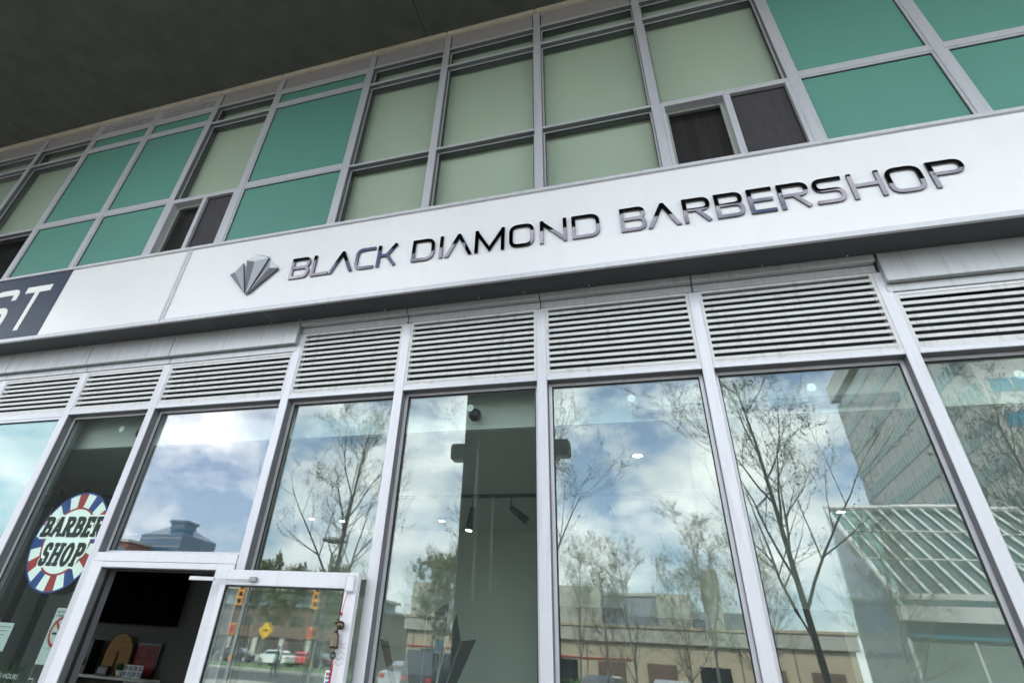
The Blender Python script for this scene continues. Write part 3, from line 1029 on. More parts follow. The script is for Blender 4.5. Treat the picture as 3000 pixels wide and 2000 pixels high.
spot(-2.02, -0.1, True)
spot(-1.58, 0.9, False)
spot(-0.55, 0.4, False)
for k, (rx, D, lab) in enumerate(((-0.644, 7.45, 'left one of two lit round downlights above the open door'), (-0.577, 7.6, 'right one of two lit round downlights above the open door'),
                                  (-0.378, 7.6, 'lit round downlight beside the track spotlights'), (-0.03, 5.05, 'lit round downlight in the middle window bay'), (0.25, 7.2, 'lit round downlight behind the right window'))):
    x, y = rx * D, D - 4
    dl = thing('downlight', lab, 'lamp', (x, y, 3.2), 'ceiling downlights')
    MB().lathe([(0.058, -0.004), (0.058, 0.0), (0.045, 0.0)], (x, y, 3.193), 20).build('ring', 'room_white', dl)
    MB().lathe([(0.040, -0.002), (0.036, 0.0)], (x, y, 3.190), 20).build('lens', 'lamp_glow', dl)

# dome cameras hung on the bulkhead
for (x, lab) in ((-1.37, 'black dome camera on the bulkhead behind the centre window'), (-4.83, 'black dome camera on the bulkhead above the barber shop disc')):
    dc = thing('dome_camera', lab, 'camera', (x, 0.2, 3.28), 'dome cameras on the bulkhead')
    MB().tube([(x, 0.268, 3.31), (x, 0.22, 3.31)], 0.03, 14).build('mount', 'black_plastic', dc)
    MB().lathe([(0.052 * math.sin(math.pi * k / 10) + 0.0005, 0.052 * math.cos(math.pi * k / 10)) for k in range(11)], (x, 0.195, 3.30), 18).build('dome', 'black_plastic', dc, smooth=True)
pipe = thing('duct_pipe', 'grey duct pipe under the ceiling behind the right windows', 'pipe', (0.8, 0.22, 3.29))
MB().tube([(-0.12, 0.225, 3.285), (0.0, 0.225, 3.27), (1.6, 0.225, 3.27)], 0.035, 12).build('run', 'steel_grey', pipe, smooth=True)
MB().tube([(-0.13, 0.22, 3.285), (-0.10, 0.22, 3.285)], 0.05, 14).build('end_cap', 'steel_grey', pipe)
# dark storage rack behind the barber window
rk = thing('storage_rack', 'dark metal rack standing behind the barber shop window', 'rack', (-6.0, 1.4, 0.11))
for x in (-7.6, -7.15, -6.75):
    MB().box(x, x + 0.06, 1.4, 1.46, 0.11, 3.1).build('post', 'dark_room', rk)
MB().box(-7.6, -6.35, 1.39, 1.47, 2.92, 3.04).build('rail', 'dark_room', rk)
MB().box(-7.7, -6.3, 1.48, 1.52, 0.11, 3.18).build('back_sheet', 'room_grey', rk)

# suction hooks on the panes
for (x, lab) in ((-5.003, 'clear suction disc above the barber shop disc'), (-3.761, 'clear suction disc on the pane over the door'), (-1.384, 'white suction disc near the black dome camera'),
                 (-0.121, 'white suction disc in the centre right window'), (1.076, 'white suction disc in the window with the reflected tower edge'), (2.242, 'white suction disc in the rightmost window')):
    sdk = thing('suction_disc', lab, 'hook', (x, 0.103, 3.325), 'suction discs on the window glass')
    MB().lathe([(0.029, -0.0), (0.027, -0.003), (0.012, -0.007)], (x, 0.1025, 3.325), 20, 'y').build('cup', 'white_print', sdk)
    MB().lathe([(0.005, 0.0), (0.004, -0.016)], (x, 0.1025, 3.325), 10, 'y').build('peg', 'grey_print', sdk)

# ================================================================== THINGS ON THE BARBER WINDOW
BX, BZ, BR = -5.095, 2.317, 0.411
BY = 0.112
disc = thing('barber_disc', 'round red white and blue BARBER SHOP light box behind the glass', 'sign', (BX, BY, BZ - BR))


def sector(r0, r1, a0, a1, n=4):
    return [(BX + r0 * math.cos(a0 + (a1 - a0) * k / n), BZ + r0 * math.sin(a0 + (a1 - a0) * k / n)) for k in range(n + 1)][::-1] + \
           [(BX + r1 * math.cos(a0 + (a1 - a0) * k / n), BZ + r1 * math.sin(a0 + (a1 - a0) * k / n)) for k in range(n + 1)]


MB().lathe([(BR, 0.0), (BR, -0.13)], (BX, BY + 0.004, BZ), 48, 'y').build('case', 'black_plastic', disc)
pts = [(BX + (BR - 0.007) * math.cos(k * math.pi / 36), BZ + (BR - 0.007) * math.sin(k * math.pi / 36)) for k in range(72)]
MB().strip(pts, 0.014, BY - 0.002, BY + 0.003, True).build('rim', 'disc_blue', disc)
NS = 24
cols = ['disc_red', 'disc_white', 'disc_blue', 'disc_white']
for k in range(NS):
    sp = math.pi * 2 / NS
    q = k % 4
    wide = 1.0
    a0 = R(86) + k * sp
    MB().prism(sector(0.272, BR - 0.014, a0, a0 + sp), BY, BY + 0.003).build('stripe', cols[q], disc)
pts = [(BX + 0.272 * math.cos(k * math.pi / 36), BZ + 0.272 * math.sin(k * math.pi / 36)) for k in range(72)]
MB().strip(pts, 0.016, BY - 0.003, BY + 0.002, True).build('ring', 'red', disc)
MB().prism([(BX + 0.268 * math.cos(k * math.pi / 24), BZ + 0.268 * math.sin(k * math.pi / 24)) for k in range(48)], BY - 0.001, BY + 0.003).build('centre', 'disc_white', disc)


def slab_letter(ch, x, z, W, H, w, grow, y0, y1, m, lean=0.10):
    """heavy slab-serif poster letter"""
    b = MB()
    ww = w + grow
    l, r = w * 0.75, W - w * 0.6
    t, bb, mid = H - w * 0.4, w * 0.4, H * 0.52
    S = []
    if ch in 'BRP':
        S.append([(l, 0), (l, H)])
        S.append(fillet([(0, t), (r, t, W * 0.4), (r, mid, W * 0.4), (l, mid)]))
        if ch == 'B':
            S.append(fillet([(l, mid), (r + 0.006, mid, W * 0.4), (r + 0.006, bb, W * 0.4), (0, bb)]))
        if ch == 'R':
            S.append([(W * 0.45, mid), (r, bb), (W + w * 0.15, bb)])
        if ch != 'B':
            S.append([(0 - w * 0.1, bb), (l + w * 0.75, bb)])
    elif ch == 'A':
        S += [[(l * 0.7, 0), (W * 0.5, H)], [(W * 0.5, H), (W - l * 0.7, 0)], [(W * 0.25, H * 0.32), (W * 0.75, H * 0.32)], [(-w * 0.3, bb), (w * 1.1, bb)], [(W - w * 1.1, bb), (W + w * 0.3, bb)]]
    elif ch == 'E':
        S += [[(l, 0), (l, H)], [(0, t), (r, t), (r, t - H * 0.2)], [(l, mid), (W * 0.75, mid)], [(0, bb), (r, bb), (r, bb + H * 0.2)]]
    elif ch == 'S':
        S += [fillet([(r, H * 0.68), (r, t, W * 0.4), (l, t, W * 0.45), (l, mid, W * 0.4), (r, mid, W * 0.4), (r, bb, W * 0.45), (l, bb, W * 0.4), (l, H * 0.32)])]
    elif ch == 'H':
        S += [[(l, 0), (l, H)], [(r, 0), (r, H)], [(l, mid), (r, mid)]]
        for q in (l, r):
            S += [[(q - w * 0.8, t), (q + w * 0.8, t)], [(q - w * 0.8, bb), (q + w * 0.8, bb)]]
    elif ch == 'O':
        pts = [(W / 2 + (W / 2 - w * 0.55) * math.cos(k * math.pi / 12), H / 2 + (H / 2 - w * 0.4) * math.sin(k * math.pi / 12)) for k in range(25)]
        S.append(pts)
    for q, pth in enumerate(S):
        thin = (len(pth) == 2 and abs(pth[0][1] - pth[1][1]) < 1e-6)
        pw = (w * 0.72 if thin else w) + grow
        P = [(x + a + lean * c_, z + c_) for a, c_ in pth]
        if grow and len(P) == 2:
            d0 = (Vector(P[1]) - Vector(P[0])).normalized() * grow / 2
            P = [(P[0][0] - d0.x, P[0][1] - d0.y), (P[1][0] + d0.x, P[1][1] + d0.y)]
        b.strip(P, pw, y0 - 0.0002 * q, y1)
    return b.build('letter' if not grow else 'letter_outline', m, disc)


def slab_word(word, x, z, ws, H, wst, gap):
    for ch, W in zip(word, ws):
        slab_letter(ch, x, z, W, H, wst, 0.030, BY - 0.006, BY - 0.0035, 'disc_white')
        slab_letter(ch, x, z, W, H, wst, 0.0, BY - 0.011, BY - 0.0085, 'black_print')
        x += W + gap


slab_word('BARBER', BX - 0.352, BZ + 0.030, [0.108, 0.120, 0.112, 0.108, 0.100, 0.112], 0.165, 0.037, 0.010)
slab_word('SHOP', BX - 0.235, BZ - 0.205, [0.098, 0.120, 0.115, 0.108], 0.185, 0.037, 0.014)

# no smoking notice, half hidden by the frame
ns = thing('no_smoking_notice', 'white no smoking notice taped inside the barber window beside the door frame', 'notice', (-4.7, 0.108, 1.427))
MB().box(-4.874, -4.58, 0.106, 0.108, 1.427, 1.809).build('sheet', 'paper', ns)
text_part('No Smoking within 9 m', 0.026, -4.860, 0.1045, 1.776, 'black_print', ns)
text_part('of Building Entrances', 0.026, -4.860, 0.1045, 1.748, 'black_print', ns)
text_part('Toronto Municipal Code', 0.014, -4.860, 0.1045, 1.528, 'grey_print', ns)
nc = (-4.752, 1.645)
pts = [(nc[0] + 0.098 * math.cos(k * math.pi / 24), nc[1] + 0.098 * math.sin(k * math.pi / 24)) for k in range(48)]
MB().strip(pts, 0.020, 0.1035, 0.1055, True).build('ring', 'red', ns)
MB().strip([(nc[0] - 0.064, nc[1] + 0.066), (nc[0] + 0.066, nc[1] - 0.064)], 0.020, 0.1030, 0.1050).build('slash', 'red', ns)
MB().strip([(nc[0] - 0.070, nc[1] - 0.012), (nc[0] - 0.022, nc[1] - 0.012)], 0.016, 0.1037, 0.1053).build('cigarette', 'black_print', ns)
MB().strip(fillet([(nc[0] + 0.03, nc[1] + 0.0), (nc[0] + 0.02, nc[1] + 0.03, 0.01), (nc[0] + 0.045, nc[1] + 0.065, 0.02), (nc[0] + 0.065, nc[1] + 0.03, 0.02), (nc[0] + 0.04, nc[1] + 0.0)]), 0.004, 0.1037, 0.1053).build('smoke', 'black_print', ns)
pn = thing('paper_notice', 'small printed paper notice at the left of the barber window', 'notice', (-5.36, 0.108, 1.487))
MB().box(-5.45, -5.277, 0.106, 0.108, 1.487, 1.684).build('sheet', 'paper', pn)
for k, (a, b_) in enumerate(((0.03, 0.15), (0.05, 0.13), (0.02, 0.11), (0.02, 0.09), (0.02, 0.12))):
    MB().box(-5.45 + a, -5.45 + b_, 0.1045, 0.1058, 1.652 - 0.028 * k, 1.658 - 0.028 * k).build('print_line', 'grey_print', pn)
bh = thing('hours_lettering', 'white BUSINESS HOURS lettering on the barber window glass', 'lettering', (-5.2, 0.104, 1.3))
text_part('BUSINESS HOURS', 0.0465, -5.363, 0.1035, 1.320, 'white_print', bh, sx=1.03)
MB().strip([(-4.872, 1.334), (-4.822, 1.334), (-4.822, 1.0)], 0.006, 0.1028, 0.1036).build('bracket', 'white_print', bh)
pl = thing('leafy_plant', 'dark spiky plant inside the barber window below the paper notice', 'plant', (-5.30, 0.35, 1.0))
b = MB()
for k in range(24):
    a = random.uniform(0, 6.28)
    r_ = random.uniform(0.05, 0.13)
    b.tube([(-5.38, 0.35, 1.20), (-5.38 + 0.5 * r_ * math.cos(a), 0.35 + 0.4 * r_ * math.sin(a), 1.34), (-5.38 + r_ * math.cos(a), 0.35 + r_ * math.sin(a), 1.36 + random.uniform(0, 0.09))], [0.006, 0.006, 0.001], 4)
b.build('leaves', 'plant_green', pl)
MB().lathe([(0.06, 0), (0.085, 0.19), (0.08, 0.19)], (-5.38, 0.35, 1.02), 16).build('pot', 'black_plastic', pl)

# emblem decal low on the centre window
dec = thing('window_decal', 'black faceted diamond decal low on the centre shop window', 'decal', (-1.6, 0.106, 1.2))
T0 = (-1.585, 1.235)


def decal(poly, m):
    a = sum(poly[i][0] * poly[(i + 1) % len(poly)][1] - poly[(i + 1) % len(poly)][0] * poly[i][1] for i in range(len(poly)))
    MB().prism(poly if a > 0 else poly[::-1], 0.1035, 0.1050).build('facet', m, dec)


decal([(-1.925, 1.735), (-1.857, 1.720), (-1.645, 1.17), (-1.665, 1.17)], 'black_print')
decal([(-1.782, 1.956), (-1.604, 1.878), (-1.606, 1.15), (-1.625, 1.15), (-1.735, 1.784)], 'black_print')
decal([(-1.598, 1.878), (-1.450, 1.962), (-1.463, 1.70), (-1.585, 1.15), (-1.600, 1.15)], 'black_print')
decal([(-1.391, 1.902), (-1.352, 1.749), (-1.565, 1.15), (-1.578, 1.15), (-1.452, 1.70)], 'black_print')
decal([(-1.346, 1.749), (-1.248, 1.762), (-1.545, 1.15), (-1.558, 1.15)], 'black_print')

# ================================================================== COVERED WALK: PIERS BEHIND THE CAMERA
for (x0, x1, lab) in ((-3.05, -1.75, 'broad concrete pier reflected in the centre shop window'), (-12.45, -10.2, 'broad concrete pier reflected in the barber window')):
    pr = thing('pier', lab, 'pier', ((x0 + x1) / 2, -4.8, 0.1), 'piers carrying the overhang')
    MB().box(x0, x1, -5.02, -4.56, 0.10, Z_S - 0.002).build('shaft', 'concrete_pier', pr, bevel=0.02)
    MB().box(x0 - 0.03, x1 + 0.03, -5.05, -4.53, 0.10, 0.30).build('base', 'concrete_pier', pr)
for (x0, x1, lab) in ((-3.305, -3.051, 'square grey wall lantern on the left side of the centre pier'), (-1.749, -1.315, 'square grey wall lantern on the right side of the centre pier')):
    ln = thing('wall_lantern', lab, 'lamp', ((x0 + x1) / 2, -4.7, 4.4), 'lanterns on the centre pier')
    MB().box(x0, x1, -4.82, -4.60, 4.40, 4.66).build('housing', 'concrete_pier', ln, bevel=0.03)
    MB().box(x0 + 0.03, x1 - 0.03, -4.80, -4.62, 4.396, 4.399).build('lens', 'white_print', ln)


# ================================================================== ACROSS THE STREET (seen mirrored in the glass)
def at(rx, rz, D):
    return Vector((rx * D, 4.19 - D, 1.63 + rz * D))


# ---------------------------------------------------------------- office tower
TX, TY0, TY1, TH = 32.0, -61.0, -108.0, 47.5
tw = thing('office_tower', 'tall pale office tower with bands of green and blue windows', 'building', (60, -85, 0))
MB().box(TX, 92, TY1, TY0, 0, TH - 4.0).build('wall', 'tower_concrete', tw)
MB().box(TX + 1.5, 90, TY1 + 1.5, TY0 - 1.5, TH - 4.0, TH - 3.0).build('clerestory', 'dark_void', tw)
MB().box(TX - 0.6, 92.6, TY1 - 0.8, TY0 + 0.6, TH - 3.0, TH).build('roof', 'tower_concrete', tw)
fl = 3.55
for k in range(12):
    z = 2.2 + fl * k
    wb = MB().box(TX - 0.05, TX + 0.1, TY1 + 0.4, TY0 - 0.3, z, z + 1.45).build('window_band', 'tower_glass', tw)
    b = MB()
    n = 38
    for q in range(n + 1):
        y = TY1 + 0.4 + (TY0 - 0.3 - TY1 - 0.4) * q / n
        b.box(TX - 0.14, TX - 0.051, y - 0.06, y + 0.06, z, z + 1.45)
    b.build('window_mullions', 'tower_concrete', wb, kind='stuff')
    wb = MB().box(TX + 0.6, 91, TY0 - 0.1, TY0 + 0.05, z, z + 1.45).build('window_band', 'tower_glass_blue', tw)
    b = MB()
    n = 30
    for q in range(n + 1):
        x = TX + 0.6 + 58.4 * q / n
        b.box(x - 0.07, x + 0.07, TY0 + 0.051, TY0 + 0.14, z, z + 1.45)
    b.build('window_mullions', 'tower_concrete', wb, kind='stuff')
    b = MB()
    n = 14
    for q in range(n):
        y = TY1 + 1.6 + (TY0 - TY1) * q / n
        b.box(TX - 0.03, TX - 0.001, y - 0.03, y + 0.03, z + 1.5, z + fl - 0.05)
    b.build('panel_joints', 'dark_void', wb, kind='stuff')

# ---------------------------------------------------------------- glazed pavilion with sloping white rafters
pv = thing('glass_pavilion', 'glazed pavilion with sloping roof of thin white rafters', 'building', (11, -22, 0))
ridge = (1.63 + 0.218 * 30, 4.19 - 30)
eave = (1.63 + 0.110 * 24.2, 4.19 - 24.2)
XR0, XR1 = 6.8, 19.0
n = 25
raf0 = None
for k in range(n):
    x = XR0 + (XR1 - XR0) * k / (n - 1)
    r_ = 0.05 if k else 0.10
    MB().tube([(x, ridge[1], ridge[0]), (x, eave[1], eave[0])], r_, 6).build('rafter', 'steel_white', pv)
for t in (0.0, 0.34, 0.67):
    y = ridge[1] + (eave[1] - ridge[1]) * t
    z = ridge[0] + (eave[0] - ridge[0]) * t
    r_ = 0.11 if t == 0 else 0.035
    MB().tube([(XR0 - 0.1, y + 0.05, z + 0.05), (XR1 + 0.1, y + 0.05, z + 0.05)], r_, 6).build('purlin', 'steel_white', pv)
b = MB()
b.v = [(XR0, ridge[1] - 0.12, ridge[0]), (XR1, ridge[1] - 0.12, ridge[0]), (XR1, eave[1] - 0.12, eave[0] - 0.02), (XR0, eave[1] - 0.12, eave[0] - 0.02),
       (XR0, ridge[1] - 0.14, ridge[0]), (XR1, ridge[1] - 0.14, ridge[0]), (XR1, eave[1] - 0.14, eave[0] - 0.02), (XR0, eave[1] - 0.14, eave[0] - 0.02)]
b.f = [(0, 3, 2, 1), (4, 5, 6, 7), (0, 1, 5, 4), (2, 3, 7, 6), (1, 2, 6, 5), (3, 0, 4, 7)]
b.build('roof_glass', 'pavilion_clear', pv)
MB().box(XR0 - 0.1, XR1 + 0.1, eave[1] - 0.1, eave[1] + 0.15, eave[0] - 0.12, eave[0] + 0.05).build('gutter', 'steel_white', pv)
MB().box(XR0 - 0.1, XR1 + 0.1, eave[1] - 0.1, eave[1] + 0.25, eave[0] - 0.75, eave[0] - 0.32).build('fascia', 'steel_white', pv)
MB().box(XR0, XR1, eave[1] - 0.15, eave[1] - 0.05, eave[0] - 1.2, eave[0] - 0.76).build('blue_band', 'tower_glass_blue', pv)
for k in range(7):
    x = XR0 + 0.05 + k * (XR1 - XR0 - 1.9) / 6
    MB().box(x, x + 1.7, eave[1] - 0.2, eave[1] - 0.15, 0.1, eave[0] - 1.2).build('pane', 'pavilion_glass', pv)
    MB().box(x - 0.08, x - 0.01, eave[1] - 0.22, eave[1] - 0.1, 0.1, eave[0] - 1.2).build('post', 'steel_white', pv)
b = MB()
b.v = [(XR0, ridge[1], ridge[0]), (XR0, eave[1] - 0.2, eave[0]), (XR0, eave[1] - 0.2, 0.1), (XR0, ridge[1], 0.1),
       (XR0 + 0.05, ridge[1], ridge[0]), (XR0 + 0.05, eave[1] - 0.2, eave[0]), (XR0 + 0.05, eave[1] - 0.2, 0.1), (XR0 + 0.05, ridge[1], 0.1)]
b.f = [(0, 1, 2, 3), (7, 6, 5, 4), (0, 4, 5, 1), (1, 5, 6, 2), (2, 6, 7, 3), (3, 7, 4, 0)]
b.build('gable_glass', 'blue_glass', pv)
MB().box(XR0, XR1, ridge[1] - 0.4, ridge[1] - 0.15, 0.1, 4.2).build('rear_wall', 'pavilion_glass', pv)
MB().box(XR0, XR1, ridge[1] - 0.35, ridge[1] - 0.2, 4.21, ridge[0]).build('rear_glass', 'pavilion_clear', pv)

# ---------------------------------------------------------------- low beige hall with blue-grey blocks behind
bh_ = thing('beige_hall', 'long low beige hall behind the bare trees', 'building', (-8, -56, 0))
MB().box(-24, 12, -66, -52, 0, 3.9).build('wall', 'beige_wall', bh_)
MB().box(-24.3, 12.3, -66.3, -51.7, 3.9, 4.9).build('fascia', 'stone_pale', bh_)
MB().box(-24.4, 12.4, -66.4, -51.6, 4.9, 5.1).build('roof_edge', 'beige_wall', bh_)
for k in range(9):
    x = -22.5 + 3.9 * k
    MB().box(x, x + 2.2, -51.99, -51.93, 0.4, 2.5).build('window', 'brown_wall' if k % 3 else 'car_glass', bh_)
    MB().box(x - 0.9, x - 0.84, -52.0, -51.95, 0.1, 3.9).build('panel_joint', 'brown_wall', bh_)
MB().box(-24, -4, -51.98, -51.90, 2.65, 2.72).build('red_stripe', 'red', bh_)
bb_ = thing('block_building', 'blue grey warehouse block with pale corner towers rising behind the beige hall', 'building', (-12, -80, 0))
MB().box(-32, -2, -92, -76, 0, 9.6).build('wall', 'blue_grey_wall', bb_)
for (x0, x1, h) in ((-34, -30.5, 10.4), (-14.5, -9.0, 10.4), (-2.5, 1.2, 9.8), (3.0, 4.6, 12.5)):
    MB().box(x0, x1, -90, -75.6, 0, h).build('stair_tower', 'stone_pale', bb_)
MB().box(-2, 9, -92, -76, 0, 8.2).build('wing', 'blue_grey_wall', bb_)
MB().box(-32.2, -1.8, -92.2, -75.8, 9.6, 9.9).build('roof_edge', 'stone_pale', bb_)

# ---------------------------------------------------------------- stepped glass tower far left, brick block beside it
zg = thing('stepped_tower', 'distant stepped blue glass tower with a lantern top', 'building', (-280, -296, 0))
c0 = at(-0.935, 0, 300)
for (hw, z0, z1, m) in ((15, 0, 52.5, 'blue_glass'), (5.2, 56.5, 60.5, 'blue_glass'), (6.2, 60.5, 62.0, 'blue_glass')):
    MB().box(c0.x - hw, c0.x + hw, c0.y - hw, c0.y + hw, z0, z1).build('tier' if z0 < 61 else 'roof', m, zg)
for (hw, z0, hw1, z1) in ((15, 52.5, 10.5, 55.0), (10.5, 55.0, 5.2, 58.0)):
    b = MB()
    for h_, z in ((hw, z0 + 0.01), (hw1 + 0.02, z1)):
        b.v += [(c0.x - h_, c0.y - h_, z), (c0.x + h_, c0.y - h_, z), (c0.x + h_, c0.y + h_, z), (c0.x - h_, c0.y + h_, z)]
    b.f = [(0, 1, 5, 4), (1, 2, 6, 5), (2, 3, 7, 6), (3, 0, 4, 7), (4, 5, 6, 7)]
    b.build('sloped_tier', 'blue_glass', zg)
for k in range(11):
    MB().box(c0.x - 15.1, c0.x + 15.1, c0.y + 15.0, c0.y + 15.2, 6 + 4.4 * k, 6.8 + 4.4 * k).build('floor_band', 'blue_grey_wall', zg)
bk = thing('brick_block', 'distant red brick block beside the stepped glass tower', 'building', (-330, -300, 0))
c1 = at(-1.085, 0, 280)
MB().box(c1.x - 22, c1.x + 18, c1.y - 12, c1.y + 12, 0, 45.5).build('wall', 'brick_red', bk)
MB().box(c1.x - 23, c1.x + 19, c1.y - 13, c1.y + 13, 45.5, 46.8).build('roof', 'stone_pale', bk)
for k in range(10):
    MB().box(c1.x - 21, c1.x + 17, c1.y + 12.0, c1.y + 12.1, 4 + 4.1 * k, 6 + 4.1 * k).build('window_band', 'blue_glass', bk)
wh = thing('brown_house', 'low brown building with pale base across the junction', 'building', (-58, -92, 0))
MB().box(-82, -46, -104, -90, 0, 3.2).build('ground_floor', 'brown_wall', wh)
for k in range(8):
    MB().box(-81.6 + 5 * k, -80.8 + 5 * k, -90.0, -89.7, 0.0, 3.19).build('column', 'stone_pale', wh)
MB().box(-82.4, -45.6, -104.4, -89.6, 3.2, 7.6).build('upper_floor', 'brown_wall', wh)
MB().box(-83, -45, -105, -89, 7.6, 8.0).build('roof', 'blue_grey_wall', wh)
for k in range(7):
    MB().box(-80 + 5 * k, -77 + 5 * k, -89.99, -89.93, 0.3, 2.7).build('window', 'car_glass', wh)
    MB().box(-80 + 5 * k, -77.5 + 5 * k, -89.58, -89.52, 4.9, 6.2).build('upper_window', 'car_glass', wh)
gt = thing('grey_house', 'pale grey block far behind the brown building', 'building', (-90, -130, 0))
MB().box(-130, -70, -150, -125, 0, 13).build('wall', 'blue_grey_wall', gt)
MB().box(-131, -69, -151, -124, 13, 13.6).build('roof', 'stone_pale', gt)
for k in range(10):
    for j in range(3):
        MB().box(-127 + 5.6 * k, -124 + 5.6 * k, -124.98, -124.9, 1.5 + 4 * j, 3.8 + 4 * j).build('window', 'blue_glass', gt)


# ---------------------------------------------------------------- bare spring trees
def tree_mesh(seed, H, spread, clear=0.28, nlimb=11, twigs=1.0, budk=1.0):
    rn = random.Random(seed)
    wood, fine, bud = MB(), MB(), MB()

    def grow(p, d, length, r, lev):
        seg = 5 if lev < 2 else (4 if lev == 2 else 3)
        pts, rs = [p.copy()], [r]
        q, dd = p.copy(), d.copy()
        for i in range(seg):
            up = 0.16 if lev else 0.02
            wob = 0.06 if lev == 0 else 0.20
            dd = (dd + Vector((rn.uniform(-wob, wob), rn.uniform(-wob, wob), rn.uniform(-wob, wob) * 0.6 + up))).normalized()
            q = q + dd * (length / seg)
            pts.append(q.copy())
            rs.append(max(0.0028, r * (1 - 0.78 * (i + 1) / seg)))
        (wood if lev < 3 else fine).tube([tuple(a) for a in pts], rs, (8, 6, 4, 3, 3)[lev], cap=False)
        if lev >= 3:
            for i in range(1, len(pts)):
                for _ in range(1 if lev == 3 else 2):
                    c = pts[i] + Vector((rn.uniform(-.05, .05), rn.uniform(-.05, .05), rn.uniform(-.05, .05)))
                    s_ = rn.uniform(0.008, 0.022) * budk
                    b0 = len(bud.v)
                    a = Vector((rn.uniform(-1, 1), rn.uniform(-1, 1), rn.uniform(-1, 1))).normalized() * s_
                    e = Vector((rn.uniform(-1, 1), rn.uniform(-1, 1), rn.uniform(-1, 1))).normalized() * s_
                    bud.v += [tuple(c - a), tuple(c + e), tuple(c + a), tuple(c - e)]
                    bud.f.append((b0, b0 + 1, b0 + 2, b0 + 3))
        if lev == 4:
            return
        nch = (nlimb, 6, 5, int(4 * twigs))[lev]
        for k in range(nch):
            t = (clear + (1 - clear) * (k + 0.4) / nch) if lev == 0 else rn.uniform(0.25, 1.0)
            f = t * seg
            i = min(seg - 1, int(f))
            base = pts[i].lerp(pts[i + 1], f - i)
            ax = (pts[i + 1] - pts[i]).normalized()
            az = k * 2.4 + rn.uniform(-.5, .5)
            side = Vector((math.cos(az), math.sin(az), 0))
            side = (side - ax * side.dot(ax))
            if side.length < 1e-3:
                side = Vector((1, 0, 0))
            side.normalize()
            ang = R(rn.uniform(28, 52)) if lev == 0 else R(rn.uniform(25, 60))
            nd = (ax * math.cos(ang) + side * math.sin(ang)).normalized()
            if lev == 0:
                ln = H * spread * (1.15 - 0.75 * t) * rn.uniform(0.75, 1.1)
            else:
                ln = length * rn.uniform(0.38, 0.62)
            rr = rs[i] * (0.55 if lev == 0 else 0.6)
            grow(base, nd, ln, max(0.0045, rr) if lev < 2 else max(0.0036, rr * 0.8), lev + 1)

    grow(Vector((0, 0, 0)), Vector((rn.uniform(-.05, .05), rn.uniform(-.05, .05), 1)), H * 0.93, H * 0.0098, 0)
    tm = wood.mesh('trunk')
    tm.materials.append(MATS['bark'])
    fine_n = len(fine.f)
    b0 = len(fine.v)
    fine.v += bud.v
    fine.f += [tuple(b0 + i for i in f) for f in bud.f]
    cmh = fine.mesh('crown')
    cmh.materials.append(MATS['twig'])
    cmh.materials.append(MATS['bud'])
    for i, p in enumerate(cmh.polygons):
        p.material_index = 1 if i >= fine_n else 0
    return tm, cmh


KINDS = [tree_mesh(11, 8.6, 0.42), tree_mesh(23, 8.2, 0.46, clear=0.24), tree_mesh(37, 7.6, 0.40, clear=0.3, nlimb=11), tree_mesh(52, 7.0, 0.5, clear=0.22, nlimb=12), tree_mesh(71, 7.4, 0.52, clear=0.22, nlimb=12, twigs=1.6, budk=3.2)]
TREES = [(-0.585, 16.2, 0, 0.0, 1.0, 'bare street tree mirrored in the window above the open door leaf'),
         (-0.205, 15.4, 1, 2.1, 0.97, 'bare street tree mirrored beside the centre pier'),
         (0.178, 13.6, 0, 4.0, 0.94, 'tall bare street tree mirrored left of the office tower'),
         (0.262, 24.0, 3, 1.0, 0.82, 'wide bare tree mirrored below the office tower edge'),
         (0.505, 15.0, 2, 3.3, 0.95, 'bare street tree mirrored in front of the blue tower windows'),
         (-0.385, 34.0, 3, 5.0, 0.95, 'small bare tree mirrored through the black window decal'),
         (-0.150, 30.0, 2, 0.6, 0.85, 'short dark tree mirrored right beside the centre mullion'),
         (-0.066, 27.0, 3, 2.7, 0.82, 'bushy bare tree mirrored low in the centre right window'),
         (0.040, 26.0, 2, 4.4, 0.90, 'bare tree mirrored left of the tall tree by the tower'),
         (0.082, 33.0, 3, 0.2, 1.05, 'spreading bare tree mirrored in front of the beige hall end'),
         (-0.69, 58.0, 1, 1.2, 0.95, 'bare tree mirrored behind the yellow diamond sign in the door glass'),
         (-0.60, 72.0, 3, 3.0, 1.1, 'bare tree mirrored above the red car in the door glass'),
         (-0.76, 66.0, 0, 2.0, 0.9, 'bare tree mirrored at the left edge of the door glass'),
         (-0.372, 27.0, 4, 3.9, 0.70, 'twiggy small tree mirrored left of the dark van'),
         (-0.300, 29.0, 1, 0.9, 0.70, 'small bare tree mirrored at the right point of the decal'),
         (-0.110, 23.0, 2, 5.2, 0.62, 'low bare tree mirrored above the dark car in the centre right window'),
         (0.005, 24.0, 3, 1.9, 0.66, 'low spreading tree mirrored at the right end of the hedge'),
         (0.115, 22.0, 1, 2.9, 0.60, 'low bare tree mirrored left of the tall trunk'),
         (-0.715, 48.0, 4, 4.1, 1.0, 'budding tree mirrored left of the yellow diamond sign'),
         (-0.645, 53.0, 4, 2.2, 1.0, 'budding tree mirrored above the walking person'),
         (-0.565, 47.0, 4, 5.6, 0.95, 'budding tree mirrored beside the bell string'),
         (-0.50, 44.0, 2, 1.7, 0.95, 'thin bare tree mirrored behind the street lamp')]
for k, (rx, D, kd, rz_, s_, lab) in enumerate(TREES):
    p = at(rx, 0, D)
    t = thing('bare_tree', lab, 'tree', (p.x, p.y, 0.0), 'bare trees across the street')
    for nm, me in zip(('trunk', 'crown'), KINDS[kd]):
        o = bpy.data.objects.new(nm, me)
        COL.objects.link(o)
        o.parent = t
    t.rotation_euler.z = rz_
    t.scale = (s_, s_, s_)


